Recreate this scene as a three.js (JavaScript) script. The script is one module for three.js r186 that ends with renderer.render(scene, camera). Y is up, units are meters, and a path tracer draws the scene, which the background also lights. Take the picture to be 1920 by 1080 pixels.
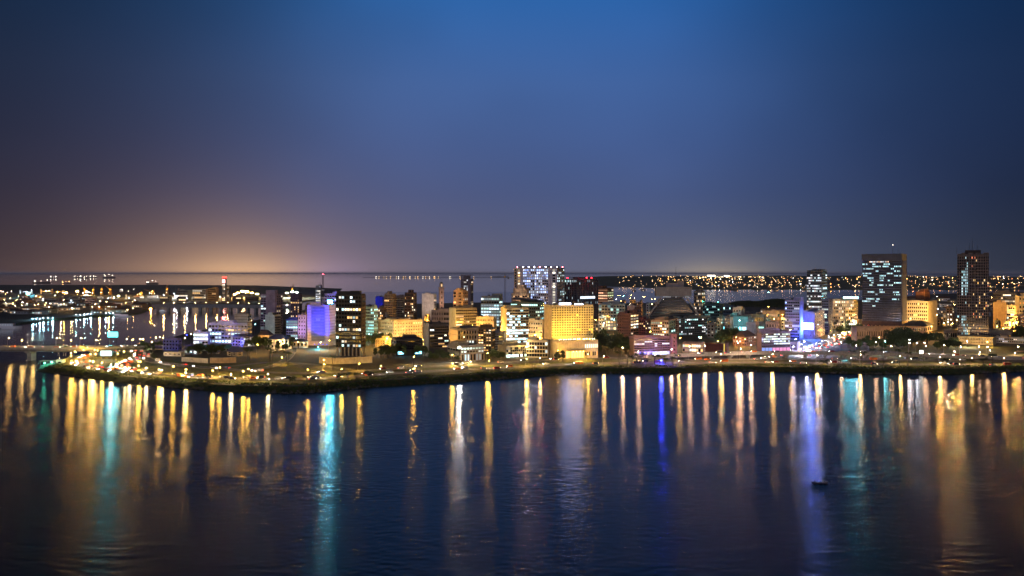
import * as THREE from 'three';
import { mergeGeometries } from 'three/addons/utils/BufferGeometryUtils.js';
import { MarchingCubes } from 'three/addons/objects/MarchingCubes.js';
import { RectAreaLightUniformsLib } from 'three/addons/lights/RectAreaLightUniformsLib.js';

// ---------------------------------------------------------------- camera, sky, twilight, exposure
const FOCAL = 1662.77, EYE = 70, HORIZON = 512, MID = 960;            // a 60 degree lens seventy metres above the lagoon
const scene = new THREE.Scene();
const camera = new THREE.PerspectiveCamera(2 * Math.atan(540 / FOCAL) * 180 / Math.PI, 1920 / 1080, 1, 500000);
camera.position.set(0, EYE, 0);
camera.setViewOffset(1920, 1080, 0, 540 - HORIZON, 1920, 1080);
camera.lookAt(0, EYE, -100);
const renderer = new THREE.WebGLRenderer({ antialias: true });
renderer.setSize(1920, 1080);
renderer.toneMapping = THREE.LinearToneMapping;
renderer.toneMappingExposure = 1;
renderer.shadowMap.enabled = true;
RectAreaLightUniformsLib.init();

const lin = (c) => { c /= 255; return c <= 0.04045 ? c / 12.92 : Math.pow((c + 0.055) / 1.055, 2.4); };
const mix = (a, b, t) => a + (b - a) * t, clamp = (x, a = 0, b = 1) => Math.min(b, Math.max(a, x));
const smooth = (a, b, x) => { x = clamp((x - a) / (b - a)); return x * x * (3 - 2 * x); };
{ // the evening sky: blue twilight, brightest ahead, lens falloff painted in, darkened overhead to keep the water dark, with the light of the towns in the air over the horizon
  const W = 2048, Hh = 1024, data = new Float32Array(W * Hh * 4);
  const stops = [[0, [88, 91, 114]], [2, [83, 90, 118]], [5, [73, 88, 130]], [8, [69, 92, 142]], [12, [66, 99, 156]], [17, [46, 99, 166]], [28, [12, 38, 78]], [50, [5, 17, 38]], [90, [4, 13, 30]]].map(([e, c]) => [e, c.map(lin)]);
  const domes = [[-16.9, 0, 2.4, 0.9, [0.34, 0.19, 0.06]], [12.6, 0, 2.0, 0.5, [0.14, 0.095, 0.03]], [-17.5, 0, 5.0, 2.0, [0.36, 0.20, 0.085]], [-19, 0, 12, 5.5, [0.06, 0.026, 0.018]], [12.8, 0, 3.2, 1.0, [0.12, 0.09, 0.035]], [1.8, 0, 4.5, 2.0, [0.02, 0.022, 0.035]], [-11.6, 0, 1.8, 1.0, [0.01, 0.02, 0.12]], [13, 0, 12, 2.5, [0.012, 0.016, 0.016]]];
  const veil = (x, y) => { const i = Math.floor(x), j = Math.floor(y), u = x - i, v = y - j, h = (a, b) => { const q = Math.sin((a % 112) * 127.1 + b * 311.7) * 43758.5453; return q - Math.floor(q); }, su = u * u * (3 - 2 * u), sv = v * v * (3 - 2 * v); return mix(mix(h(i, j), h(i + 1, j), su), mix(h(i, j + 1), h(i + 1, j + 1), su), sv); };
  for (let r = 0; r < Hh; r++) {
    const el = ((r + 0.5) / Hh - 0.5) * 180, e = Math.max(el, 0);
    let k = 0; while (k < stops.length - 2 && e > stops[k + 1][0]) k++;
    const t = clamp((e - stops[k][0]) / (stops[k + 1][0] - stops[k][0])), base = stops[k][1].map((v, i) => mix(v, stops[k + 1][1][i], t));
    for (let c = 0; c < W; c++) {
      const round = ((c + 0.5) / W - 0.5) * 360;                       // atan2(z, x); the camera looks along -90
      let az = round + 90; az = ((az + 540) % 360) - 180;
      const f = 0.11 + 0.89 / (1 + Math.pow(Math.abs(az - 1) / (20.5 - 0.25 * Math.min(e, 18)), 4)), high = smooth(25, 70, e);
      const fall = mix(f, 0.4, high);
      const thin = 1 + 0.1 * (veil(c / W * 48, el / 5) + 0.5 * veil(c / W * 112 + 7, el / 2.2) - 0.75);        // uneven thin haze
      const o = (r * W + c) * 4, rgb = base.map((v) => v * fall * thin);
      rgb[2] *= 1 + 0.1 * clamp(az / 30, -1, 1); rgb[0] *= 1 - 0.12 * clamp(az / 30, -1, 1);
      for (const [a, b, sa, sb, col] of domes) {
        const g = Math.exp(-0.5 * (((az - a) / sa) ** 2)) * Math.exp(-Math.abs(e - b) / sb);
        for (let i = 0; i < 3; i++) rgb[i] += g * col[i];
      }
      if (el < 0) { rgb[0] = lin(97); rgb[1] = lin(89); rgb[2] = lin(99); }    // below the horizon the air goes on as it is just above
      data[o] = rgb[0]; data[o + 1] = rgb[1]; data[o + 2] = rgb[2]; data[o + 3] = 1;
    }
  }
  const sky = new THREE.DataTexture(data, W, Hh, THREE.RGBAFormat, THREE.FloatType);
  sky.mapping = THREE.EquirectangularReflectionMapping; sky.magFilter = THREE.LinearFilter; sky.minFilter = THREE.LinearFilter; sky.needsUpdate = true;
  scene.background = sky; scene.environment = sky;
}
const fillSun = new THREE.DirectionalLight(0xccc8e0, 0.85);               // added fill from behind the camera that lifts the facades
fillSun.position.set(-260, 330, 500); fillSun.target.position.set(0, 0, -800); fillSun.castShadow = true; fillSun.shadow.radius = 40;
Object.assign(fillSun.shadow.camera, { left: -1200, right: 1200, top: 900, bottom: -900, near: 1, far: 4000 });
fillSun.name = 'twilight'; scene.add(fillSun, fillSun.target);

// ---------------------------------------------------------------- helpers
let seed = 7;
const srand = (s) => { seed = s | 0; };
const rnd = (a = 1, b) => { seed = (seed + 0x6d2b79f5) | 0; let t = Math.imul(seed ^ (seed >>> 15), 1 | seed); t = (t + Math.imul(t ^ (t >>> 7), 61 | t)) ^ t; const u = ((t ^ (t >>> 14)) >>> 0) / 4294967296; return b === undefined ? u * a : a + u * (b - a); };
const pick = (list) => list[Math.floor(rnd(list.length))];
const V = (x, y, z) => new THREE.Vector3(x, y, z);
// a place in metres from where a point of the photograph meets the ground of height y, or lies at distance d
const LAND = 3;
const onGround = (px, py, y = LAND) => { const d = (EYE - y) * FOCAL / (py - HORIZON); return V((px - MID) / FOCAL * d, y, -d); };
const across = (px, d) => (px - MID) / FOCAL * d;
const heightAt = (py, d) => EYE - (py - HORIZON) / FOCAL * d;
const names = {};
const numbered = (n) => { const k = names[n] = (names[n] ?? -1) + 1; return k ? n + '_' + String(k).padStart(3, '0') : n; };
function tag(o, label, category, group, kind) {
  if (label) o.userData.label = label; if (category) o.userData.category = category; if (group) o.userData.group = group; if (kind) o.userData.kind = kind;
  return o;
}
function thing(name, label, category, [x, y, z] = [0, 0, 0], turn = 0, group) {
  const g = new THREE.Group(); g.name = numbered(name); g.position.set(x, y, z); g.rotation.y = turn; scene.add(g);
  return tag(g, label, category, group);
}
function copyOf(o, label, group) { const c = o.clone(); c.name = numbered(o.name.replace(/_\d{3}$/, '')); c.userData = { ...o.userData }; if (label) c.userData.label = label; if (group) c.userData.group = group; scene.add(c); return c; }
function part(name, geometry, material, parent, kind) { const m = new THREE.Mesh(geometry, material); m.name = name; parent.add(m); if (kind) m.userData.kind = kind; return m; }

// Collects boxes, bars and quads into one geometry, with uv in metres
class Build {
  constructor() { this.p = []; this.n = []; this.u = []; this.i = []; this.off = [rnd(50), rnd(50)]; this.m = null; }
  quad(a, b, c, d, uv) {
    const k = this.p.length / 3, e1 = V().subVectors(b, a), e2 = V().subVectors(d, a), n = V().crossVectors(e1, e2).normalize();
    const w = e1.length(), h = e2.length(), [ox, oy] = this.off, U = uv || [[0, 0], [w, 0], [w, h], [0, h]];
    [a, b, c, d].forEach((v, j) => { this.p.push(v.x, v.y, v.z); this.n.push(n.x, n.y, n.z); this.u.push(U[j][0] + ox, U[j][1] + oy); });
    this.i.push(k, k + 1, k + 2, k, k + 2, k + 3); return this;
  }
  box(x0, x1, y0, y1, z0, z1, mat) {
    const c = [[x0, y0, z0], [x1, y0, z0], [x1, y1, z0], [x0, y1, z0], [x0, y0, z1], [x1, y0, z1], [x1, y1, z1], [x0, y1, z1]].map((q) => { const v = V(...q); return mat ? v.applyMatrix4(mat) : v; });
    for (const [a, b, d, e, kind] of [[4, 5, 6, 7, 0], [1, 0, 3, 2, 0], [5, 1, 2, 6, 1], [0, 4, 7, 3, 1], [7, 6, 2, 3, 2], [0, 1, 5, 4, 2]]) {
      const q = [[x0, y0, z0], [x1, y0, z0], [x1, y1, z0], [x0, y1, z0], [x0, y0, z1], [x1, y0, z1], [x1, y1, z1], [x0, y1, z1]];
      this.quad(c[a], c[b], c[d], c[e], [a, b, d, e].map((j) => kind === 0 ? [q[j][0], q[j][1]] : kind === 1 ? [q[j][2], q[j][1]] : [q[j][0], q[j][2]]));
    }
    return this;
  }
  bar(a, b, r, r2 = r, sides = 6) {                                     // a tapered round bar
    const dir = V().subVectors(b, a), len = dir.length(); dir.normalize();
    const s = Math.abs(dir.y) > 0.9 ? V(1, 0, 0) : V(0, 1, 0), u = V().crossVectors(dir, s).normalize(), w = V().crossVectors(dir, u), k = this.p.length / 3;
    for (let j = 0; j <= sides; j++) {
      const t = j / sides * Math.PI * 2, q = u.clone().multiplyScalar(Math.cos(t)).addScaledVector(w, Math.sin(t));
      for (const [c, rr, v] of [[a, r, 0], [b, r2, len]]) { this.p.push(c.x + q.x * rr, c.y + q.y * rr, c.z + q.z * rr); this.n.push(q.x, q.y, q.z); this.u.push(t * r, v); }
    }
    for (let j = 0; j < sides; j++) { const o = k + j * 2; this.i.push(o, o + 1, o + 2, o + 1, o + 3, o + 2); }
    const c = this.p.length / 3; this.p.push(b.x, b.y, b.z); this.n.push(dir.x, dir.y, dir.z); this.u.push(0, 0);
    for (let j = 0; j < sides; j++) this.i.push(c, k + j * 2 + 3, k + j * 2 + 1);
    return this;
  }
  tri(a, b, c) {
    const k = this.p.length / 3, n = V().crossVectors(V().subVectors(b, a), V().subVectors(c, a)).normalize();
    [a, b, c].forEach((v) => { this.p.push(v.x, v.y, v.z); this.n.push(n.x, n.y, n.z); this.u.push(v.x, v.y + v.z); });
    this.i.push(k, k + 1, k + 2); return this;
  }
  geometry() {
    const g = new THREE.BufferGeometry();
    g.setAttribute('position', new THREE.Float32BufferAttribute(this.p, 3)); g.setAttribute('normal', new THREE.Float32BufferAttribute(this.n, 3)); g.setAttribute('uv', new THREE.Float32BufferAttribute(this.u, 2));
    g.setIndex(this.i); return g;
  }
  get empty() { return !this.i.length; }
  build(name, material, parent, kind) { return this.empty ? null : part(name, this.geometry(), material, parent, kind); }
}

// ---------------------------------------------------------------- textures and materials
function noiseGrid(n, s) { srand(s); const a = new Float32Array(n * n); for (let i = 0; i < a.length; i++) a[i] = rnd(); return (x, y) => { x = ((x % n) + n) % n; y = ((y % n) + n) % n; const i = Math.floor(x), j = Math.floor(y), u = x - i, v = y - j, uu = u * u * (3 - 2 * u), vv = v * v * (3 - 2 * v), i1 = (i + 1) % n, j1 = (j + 1) % n; return mix(mix(a[j * n + i], a[j * n + i1], uu), mix(a[j1 * n + i], a[j1 * n + i1], uu), vv); }; }
function makeTexture(size, f, { srgb = false, repeat = 1 } = {}) {
  const d = new Uint8Array(size * size * 4);
  for (let y = 0; y < size; y++) for (let x = 0; x < size; x++) { const c = f(x / size, y / size), o = (y * size + x) * 4; for (let k = 0; k < 3; k++) d[o + k] = clamp(c.length ? c[k] : c) * 255; d[o + 3] = 255; }
  const t = new THREE.DataTexture(d, size, size); t.wrapS = t.wrapT = THREE.RepeatWrapping; t.magFilter = THREE.LinearFilter; t.minFilter = THREE.LinearMipmapLinearFilter; t.generateMipmaps = true;
  if (srgb) t.colorSpace = THREE.SRGBColorSpace; t.repeat.set(repeat, repeat); t.needsUpdate = true; return t;
}
const n8 = noiseGrid(8, 11), n16 = noiseGrid(16, 12), n32 = noiseGrid(32, 13), n64 = noiseGrid(64, 14), n128 = noiseGrid(128, 15);
const stainTex = makeTexture(512, (u, v) => {                             // weathered render: blotches and rain streaks
  const blot = n8(u * 8, v * 8) * 0.5 + n32(u * 32, v * 32) * 0.3 + n128(u * 128, v * 128) * 0.2;
  const streak = n64(u * 64, v * 2) * 0.6 + n128(u * 128, v * 4) * 0.4;
  const a = clamp(0.66 + 0.3 * blot + 0.16 * (streak - 0.5) - 0.25 * Math.max(0, n16(u * 16, v * 4) - 0.72));
  return [a, a * 0.99, a * 0.97];
}, { srgb: true, repeat: 1 / 24 });
const asphaltTex = makeTexture(512, (u, v) => { const a = 0.6 + 0.25 * n8(u * 8, v * 8) + 0.2 * (n128(u * 128, v * 128) - 0.5) + 0.1 * n32(u * 32, v * 32); return [a, a, a]; }, { srgb: true, repeat: 1 / 16 });
const grassTex = makeTexture(512, (u, v) => { const b = n8(u * 8, v * 8) * 0.5 + n32(u * 32, v * 32) * 0.5, f = n128(u * 128, v * 128), dry = smooth(0.55, 0.75, n16(u * 16, v * 16)); const a = 0.5 + 0.4 * b + 0.25 * (f - 0.5); return [mix(a * 0.9, a * 1.15, dry), a, a * mix(0.6, 0.7, dry)]; }, { srgb: true, repeat: 1 / 40 });
const roofTex = makeTexture(256, (u, v) => { const a = 0.7 + 0.25 * n8(u * 8, v * 8) + 0.15 * (n64(u * 64, v * 64) - 0.5); return [a, a, a]; }, { srgb: true, repeat: 1 / 12 });
const cached = {};
const mat = (key, make) => cached[key] ??= make();
const conc = (hex, rough = 0.85) => mat('conc' + hex + rough, () => new THREE.MeshStandardMaterial({ name: 'render', color: hex, map: stainTex, roughness: rough }));
const plain = (hex, rough = 0.6, metal = 0) => mat('plain' + hex + rough + metal, () => new THREE.MeshStandardMaterial({ name: 'paint', color: hex, roughness: rough, metalness: metal }));
const glow = (hex, e) => mat('glow' + hex + e, () => new THREE.MeshStandardMaterial({ name: 'light', color: 0x111111, emissive: hex, emissiveIntensity: e, roughness: 0.6 }));
const darkGlass = new THREE.MeshPhysicalMaterial({ name: 'dark_glass', color: 0x0b1016, roughness: 0.12, metalness: 0, specularIntensity: 1 });
const blueGlass = new THREE.MeshPhysicalMaterial({ name: 'blue_glass', color: 0x101c30, roughness: 0.15 });
const roofMat = new THREE.MeshStandardMaterial({ name: 'roofing', color: 0x4a4846, map: roofTex, roughness: 0.95 });
const asphalt = new THREE.MeshStandardMaterial({ name: 'asphalt', color: 0x66635c, map: asphaltTex, roughness: 0.8 });
const steel = plain(0x55585c, 0.5, 0.6), darkSteel = plain(0x25272b, 0.6, 0.3), leafMat = new THREE.MeshStandardMaterial({ name: 'leaves', color: 0x2a3818, roughness: 0.8, side: THREE.DoubleSide }), palmMat = new THREE.MeshStandardMaterial({ name: 'palm_leaf', color: 0x2a3818, roughness: 0.7, side: THREE.DoubleSide });
const barkMat = new THREE.MeshStandardMaterial({ name: 'bark', color: 0x4a3d2f, map: stainTex, roughness: 0.95 });

// ---------------------------------------------------------------- water
{
  const wave = makeTexture(1024, (u, v) => {                              // wind ripples lying across the view, gathered in gusts
    const gust = 0.55 + 0.45 * smooth(0.42, 0.68, 0.6 * n8(u * 8, v * 8) + 0.4 * n16(u * 16 + 3.3, v * 16));
    const fine = 0.42 * n128(u * 128, v * 128 + 0.5) + 0.33 * n64(u * 64 + 3 * n8(u * 8, v * 8), v * 128), swell = 0.25 * n32(u * 32 + 1.7, v * 64 + 2 * n16(u * 16, v * 16));
    return 0.5 + gust * (fine - 0.375) + (swell - 0.125) * 0.8;
  }, { repeat: 1 / 210 });
  const m = new THREE.MeshPhysicalMaterial({ name: 'lagoon_water', color: 0x04070b, roughness: 0.205, ior: 1.33, specularIntensity: 0.6, bumpMap: wave, bumpScale: 0.22, anisotropy: 0.75, anisotropyRotation: Math.PI / 2 });
  const calm = new THREE.MeshPhysicalMaterial({ name: 'calm_water', color: 0x04070b, roughness: 0.1, ior: 1.33, bumpMap: wave, bumpScale: 0.1 });
  const still = new THREE.MeshPhysicalMaterial({ name: 'sea_water', color: 0x04070b, roughness: 0.04, ior: 1.33 });
  for (const [name, label, z0, z1, mt] of [['lagoon', 'dark rippled lagoon water mirroring the city lights', 300, -790, m], ['far_water', 'calm inner lagoon behind the bridge and the city', -790, -3300, calm], ['sea', 'smooth open sea reaching to the horizon', -3300, -300000, still]]) {
    const b = new Build(), X = mt === still ? 200000 : 40000; b.off = [0, 0]; b.quad(V(-X, 0, z0), V(X, 0, z0), V(X, 0, z1), V(-X, 0, z1), [[0, -z0], [2 * X, -z0], [2 * X, -z1], [0, -z1]]);
    tag(b.build(name, mt, scene), label, 'water', null, 'structure');
  }
}

// ---------------------------------------------------------------- land
const groundMat = new THREE.MeshStandardMaterial({ name: 'city_ground', color: 0x4c4a3e, map: asphaltTex, roughness: 0.95 });
const grassMat = new THREE.MeshStandardMaterial({ name: 'grass', color: 0x5b6034, map: grassTex, roughness: 1 });
function landSheet(name, label, points, y, material, skirt, skirtMat) {      // points: world [x, z] round the edge
  const s = new THREE.Shape(points.map(([x, z]) => new THREE.Vector2(x, -z)));
  const g = new THREE.ShapeGeometry(s); g.rotateX(-Math.PI / 2); g.translate(0, y, 0);
  const o = part(name, g, material, scene); tag(o, label, 'ground', null, 'structure');
  if (skirt) {
    const b = new Build(), n = points.length; let area = 0;
    for (let i = 0; i < n; i++) { const [x, z] = points[i], [x1, z1] = points[(i + 1) % n]; area += x * z1 - x1 * z; }
    const sgn = area > 0 ? 1 : -1, outs = points.map(([x, z], i) => {
      const [xa, za] = points[(i + n - 1) % n], [xb, zb] = points[(i + 1) % n], dx = xb - xa, dz = zb - za, l = Math.hypot(dx, dz) || 1;
      return [x + sgn * dz / l * skirt, z - sgn * dx / l * skirt];
    });
    for (let i = 0; i < n; i++) { const j = (i + 1) % n, [ax, az] = points[i], [bx, bz] = points[j], [cx, cz] = outs[j], [dx, dz] = outs[i]; b.quad(V(dx, -0.6, dz), V(cx, -0.6, cz), V(bx, y, bz), V(ax, y, az)); if (sgn < 0) { const q = b.i.splice(-6); b.i.push(q[0], q[2], q[1], q[3], q[5], q[4]); const nn = b.n.splice(-12).map((v) => -v); b.n.push(...nn); } }
    const k = b.build(numbered('bank'), skirtMat || grassMat, scene); tag(k, 'sloping bank of the shore round the ' + name.replace(/_/g, ' '), 'bank', null, 'structure');
  }
  return o;
}
function dense(list, step) {                                                // fills a coarse px line with points and a little roughness
  const out = [];
  for (let i = 0; i < list.length - 1; i++) { const [a, b] = [list[i], list[i + 1]], n = Math.max(1, Math.round(Math.hypot(b[0] - a[0], b[1] - a[1]) / step)); for (let k = 0; k < n; k++) out.push([mix(a[0], b[0], k / n), mix(a[1], b[1], k / n)]); }
  out.push(list[list.length - 1]); return out;
}
const toWorld = (list, y) => list.map(([px, py]) => { const p = onGround(px, py, y); return [p.x, p.z]; });
srand(31);
const nearShore = [[92, 686], [125, 691], [190, 700], [250, 707], [300, 712], [380, 718], [450, 722], [545, 725], [600, 723], [650, 718], [700, 714], [760, 710], [850, 706], [900, 702], [960, 699], [1000, 695], [1050, 692], [1120, 690], [1200, 690], [1270, 689], [1330, 687], [1400, 686], [1440, 686], [1500, 687], [1560, 690], [1620, 691], [1700, 691], [1780, 691], [1850, 688], [1920, 686], [2150, 684]];
const shoreWorld = toWorld(nearShore, LAND);
{
  const shore = dense(shoreWorld, 9).map(([x, z], i) => [x, z + 2.6 * Math.sin(i * 0.8) * Math.sin(i * 0.23) + rnd(-1.6, 1.6)]);
  const back = toWorld([[2300, 660], [2300, 545], [1920, 547], [1750, 551], [1650, 560], [1560, 566], [1480, 570], [1400, 573], [1300, 569], [1100, 567], [900, 567], [700, 571], [590, 577], [545, 586], [500, 596], [450, 606], [400, 615], [350, 625], [310, 636], [270, 648], [205, 658], [140, 668], [100, 677]], LAND);
  landSheet('city_ground', 'dark paved and grassy ground of the business district', [...shore, ...back], LAND, groundMat, 9, grassMat);
}
{ // the quarter and the port across the water on the left
  const shore = dense(toWorld([[-60, 622], [0, 613], [34, 605], [55, 603], [103, 597], [135, 595], [173, 591], [240, 590], [265, 584], [290, 574], [330, 569], [480, 570], [560, 566], [620, 556]], 2), 30).map(([x, z]) => [x + rnd(-4, 4), z + rnd(-4, 4)]);
  landSheet('port_ground', 'flat land of the port quarter across the water', [...shore, ...toWorld([[640, 541], [480, 535], [300, 534], [-500, 534], [-500, 640]], 2)], 2, groundMat, 6, grassMat);
}
function hills(name, label, x0, x1, z0, z1, nx, nz, h, material) {
  const b = new THREE.PlaneGeometry(1, 1, nx, nz), p = b.attributes.position, u = b.attributes.uv;
  for (let i = 0; i < p.count; i++) { const s = p.getX(i) + 0.5, t = 0.5 - p.getY(i), x = mix(x0, x1, s), z = mix(z0, z1, 1 - t); p.setXYZ(i, x, h(x, z, s, 1 - t), z); u.setXY(i, x, z); }
  b.computeVertexNormals();
  const o = part(name, b, material, scene); return tag(o, label, 'hills', null, 'structure');
}
const townHeight = (x, z) => { const d = -z; return mix(1.5, 44, smooth(3700, 7200, d)) * (0.6 + 0.55 * n16(x / 420 + 5, z / 700)) + 3 * n8(x / 160, z / 160) - 1; };
hills('far_hillside', 'dark far hillside covered by the lights of a town', 500, 6200, -3650, -8200, 80, 40, (x, z, s, t) => townHeight(x, z) - 8 * smooth(0.03, 0, t) - 8 * smooth(0.05, 0, s), new THREE.MeshStandardMaterial({ name: 'town_ground', color: 0x85867f, map: grassTex, roughness: 1 }));
const hillHeight = (x, z) => { const cx = across(1409, 1780), q = ((x - cx) / 62) ** 2 + ((z + 1800) / 80) ** 2, cx2 = across(1466, 1800), q2 = ((x - cx2) / 34) ** 2 + ((z + 1800) / 70) ** 2; return -4 + 13 * Math.exp(-q) * (0.85 + 0.3 * n16(x / 20, z / 20)) + 13 * Math.exp(-q2); };
hills('wooded_hill', 'dark wooded hill beside the water behind the low roofs', across(1340, 1800), across(1520, 1800), -1650, -1960, 40, 30, hillHeight, grassMat);

// ---------------------------------------------------------------- roads
const lineMat = plain(0xb8b4a4, 0.8), kerbMat = conc(0x8d8a80);
function ribbon(curve, n, half, y, mat, parent, name, off = 0, lift = 0) {
  const b = new Build(), up = V(0, 1, 0); let prev = null, run = 0;
  for (let i = 0; i <= n; i++) {
    const p = curve.getPointAt(i / n), t = curve.getTangentAt(i / n), s = V().crossVectors(t, up).normalize(), yy = p.y + y;
    const a = V(p.x + s.x * (off - half), yy, p.z + s.z * (off - half)), c = V(p.x + s.x * (off + half), yy, p.z + s.z * (off + half));
    if (prev) { const l = p.distanceTo(prev.p); b.quad(prev.a, prev.c, c, a, [[0, run], [half * 2, run], [half * 2, run + l], [0, run + l]]); run += l; }
    prev = { a, c, p };
  }
  const g = b.geometry(); g.computeVertexNormals();
  const nn = g.attributes.normal; if (nn.getY(0) < 0) { const ix = g.index.array; for (let i = 0; i < ix.length; i += 3) { const q = ix[i]; ix[i] = ix[i + 1]; ix[i + 1] = q; } g.computeVertexNormals(); }
  return part(name, g, mat, parent);
}
function kerbs(curve, n, half, parent) {
  for (const side of [-1, 1]) {
    const b = new Build(), up = V(0, 1, 0); let prev = null;
    for (let i = 0; i <= n; i++) {
      const p = curve.getPointAt(i / n), t = curve.getTangentAt(i / n), s = V().crossVectors(t, up).normalize().multiplyScalar(side);
      const q = [half, half + 0.35].map((o) => V(p.x + s.x * o, p.y, p.z + s.z * o)), cur = [q[0], V(q[0].x, p.y + 0.14, q[0].z), V(q[1].x, p.y + 0.14, q[1].z), q[1]];
      if (prev) for (let k = 0; k < 3; k++) b.quad(prev[k], cur[k], cur[k + 1], prev[k + 1]);
      prev = cur;
    }
    b.build('kerb', kerbMat, parent);
  }
}
const roads = {};
function road(key, label, pts, half, { lanes = 2, y = LAND, dashes = true, world = false, lift = 0.004 } = {}) {
  const curve = new THREE.CatmullRomCurve3(pts.map(([px, py, h]) => onGround(px, py, h ?? y)), false, 'centripetal'), len = curve.getLength(), n = Math.max(12, Math.round(len / 5));
  const g = new THREE.Group(); g.name = numbered('road'); scene.add(g); tag(g, label, 'road', null, 'structure');
  ribbon(curve, n, half, lift, asphalt, g, 'carriageway');
  for (const o of [-half + 0.4, half - 0.4]) ribbon(curve, n, 0.08, lift + 0.008, lineMat, g, 'edge_line', o);
  kerbs(curve, n, half, g);
  const b = new Build(), up = V(0, 1, 0);
  for (let k = 1; k < lanes && dashes; k++) { const off = -half + 2 * half * k / lanes; for (let s = 2; s < len - 5; s += 12) { const p = curve.getPointAt(s / len), t = curve.getTangentAt(s / len), c = V().crossVectors(t, up).normalize(), q = (a, e) => V(p.x + t.x * a + c.x * (off + e), p.y + lift + 0.008, p.z + t.z * a + c.z * (off + e)); b.quad(q(0, -0.07), q(4, -0.07), q(4, 0.07), q(0, 0.07)); } }
  if (!b.empty) b.build('lane_dashes', lineMat, g, 'stuff');
  return roads[key] = { curve, half, len, lanes, y, g };
}

// ---------------------------------------------------------------- building kit
const COOL = [0xd6f2ff, 0xbfe6f2, 0xe6faff, 0xc8f0e8], TEAL = [0x9fe6e0, 0xb4f0f0, 0x86cfe0], WARM = [0xffd69a, 0xffc47a, 0xffe2b8, 0xfff0d8], AMBER = [0xffb048, 0xffc868], WHITE = [0xfff6e6, 0xf2f6ff, 0xe8f4ff], MIXED = [...COOL, ...WARM, 0xfff6e6], BLUISH = [0x9cb8ff, 0xc4d8ff, 0xd8e6ff];
const LEVELS = [0.4, 0.9, 1.6, 2.6];
const winMat = (hex, e) => mat('win' + hex + e, () => new THREE.MeshStandardMaterial({ name: 'lit_window', color: 0x151515, emissive: hex, emissiveIntensity: e, roughness: 0.3 }));
// which windows are lit: p of them, in runs along the floors
function lits(p, pal, { run = 2, gain = 1, rows } = {}) {
  let left = 0, cur = null, rowP = p;
  return (i, j) => {
    if (rows && !rows(i, j)) return null;
    if (j === 0) { rowP = p * rnd(0.35, 1.65); left = 0; }
    if (left-- <= 0) { left = Math.floor(rnd(run * 2)); cur = rnd() < rowP ? [pick(pal), pick(LEVELS)] : null; }
    return cur && winMat(cur[0], +(cur[1] * gain).toFixed(2));
  };
}
const winGeo = new THREE.BoxGeometry(1, 1, 1);
function block(name, label, L, M, R, top, d, th, wall, { base = LAND, depth, category = 'building', group, roof = {}, core } = {}) {
  th = Math.max(th, Math.atan((R - MID) / FOCAL) * 180 / Math.PI + 9);                       // turned enough for its right side to be seen
  const t = th * Math.PI / 180, s = Math.sin(t), c = Math.cos(t), tl = (L - MID) / FOCAL, tm = (M - MID) / FOCAL, tr = (R - MID) / FOCAL;
  let w1 = (tm - tl) * d / (c + tl * s), w2 = (tr - tm) * d / (s - tr * c);
  if (depth && R - M < 1) w2 = depth; if (depth && M - L < 1) w1 = depth;
  w1 = clamp(w1, 4, 120); w2 = clamp(w2, 4, 60 + 60 * (R - M > M - L));
  const h = heightAt(top, d) - base, C = V(tm * d, base, -d), ax = V(c, 0, s), az = V(-s, 0, c);          // corner nearest the camera, local x and z
  const ctr = C.clone().addScaledVector(ax, -w1 / 2).addScaledVector(az, -w2 / 2);
  const g = thing(name, label, category, ctr.toArray(), -t, group);
  const b = { g, w1, w2, h, d, wall, count: 0, base, tiny: new Map() };
  b.face = { A: { W: w1, m: new THREE.Matrix4().makeTranslation(0, 0, w2 / 2) }, B: { W: w2, m: new THREE.Matrix4().makeRotationY(Math.PI / 2).setPosition(w1 / 2, 0, 0) } };
  if (core !== false) new Build().box(-w1 / 2, w1 / 2, 0, h, -w2 / 2, w2 / 2).build('wall', wall, g);
  if (roof) roofTop(b, roof);
  return b;
}
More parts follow.
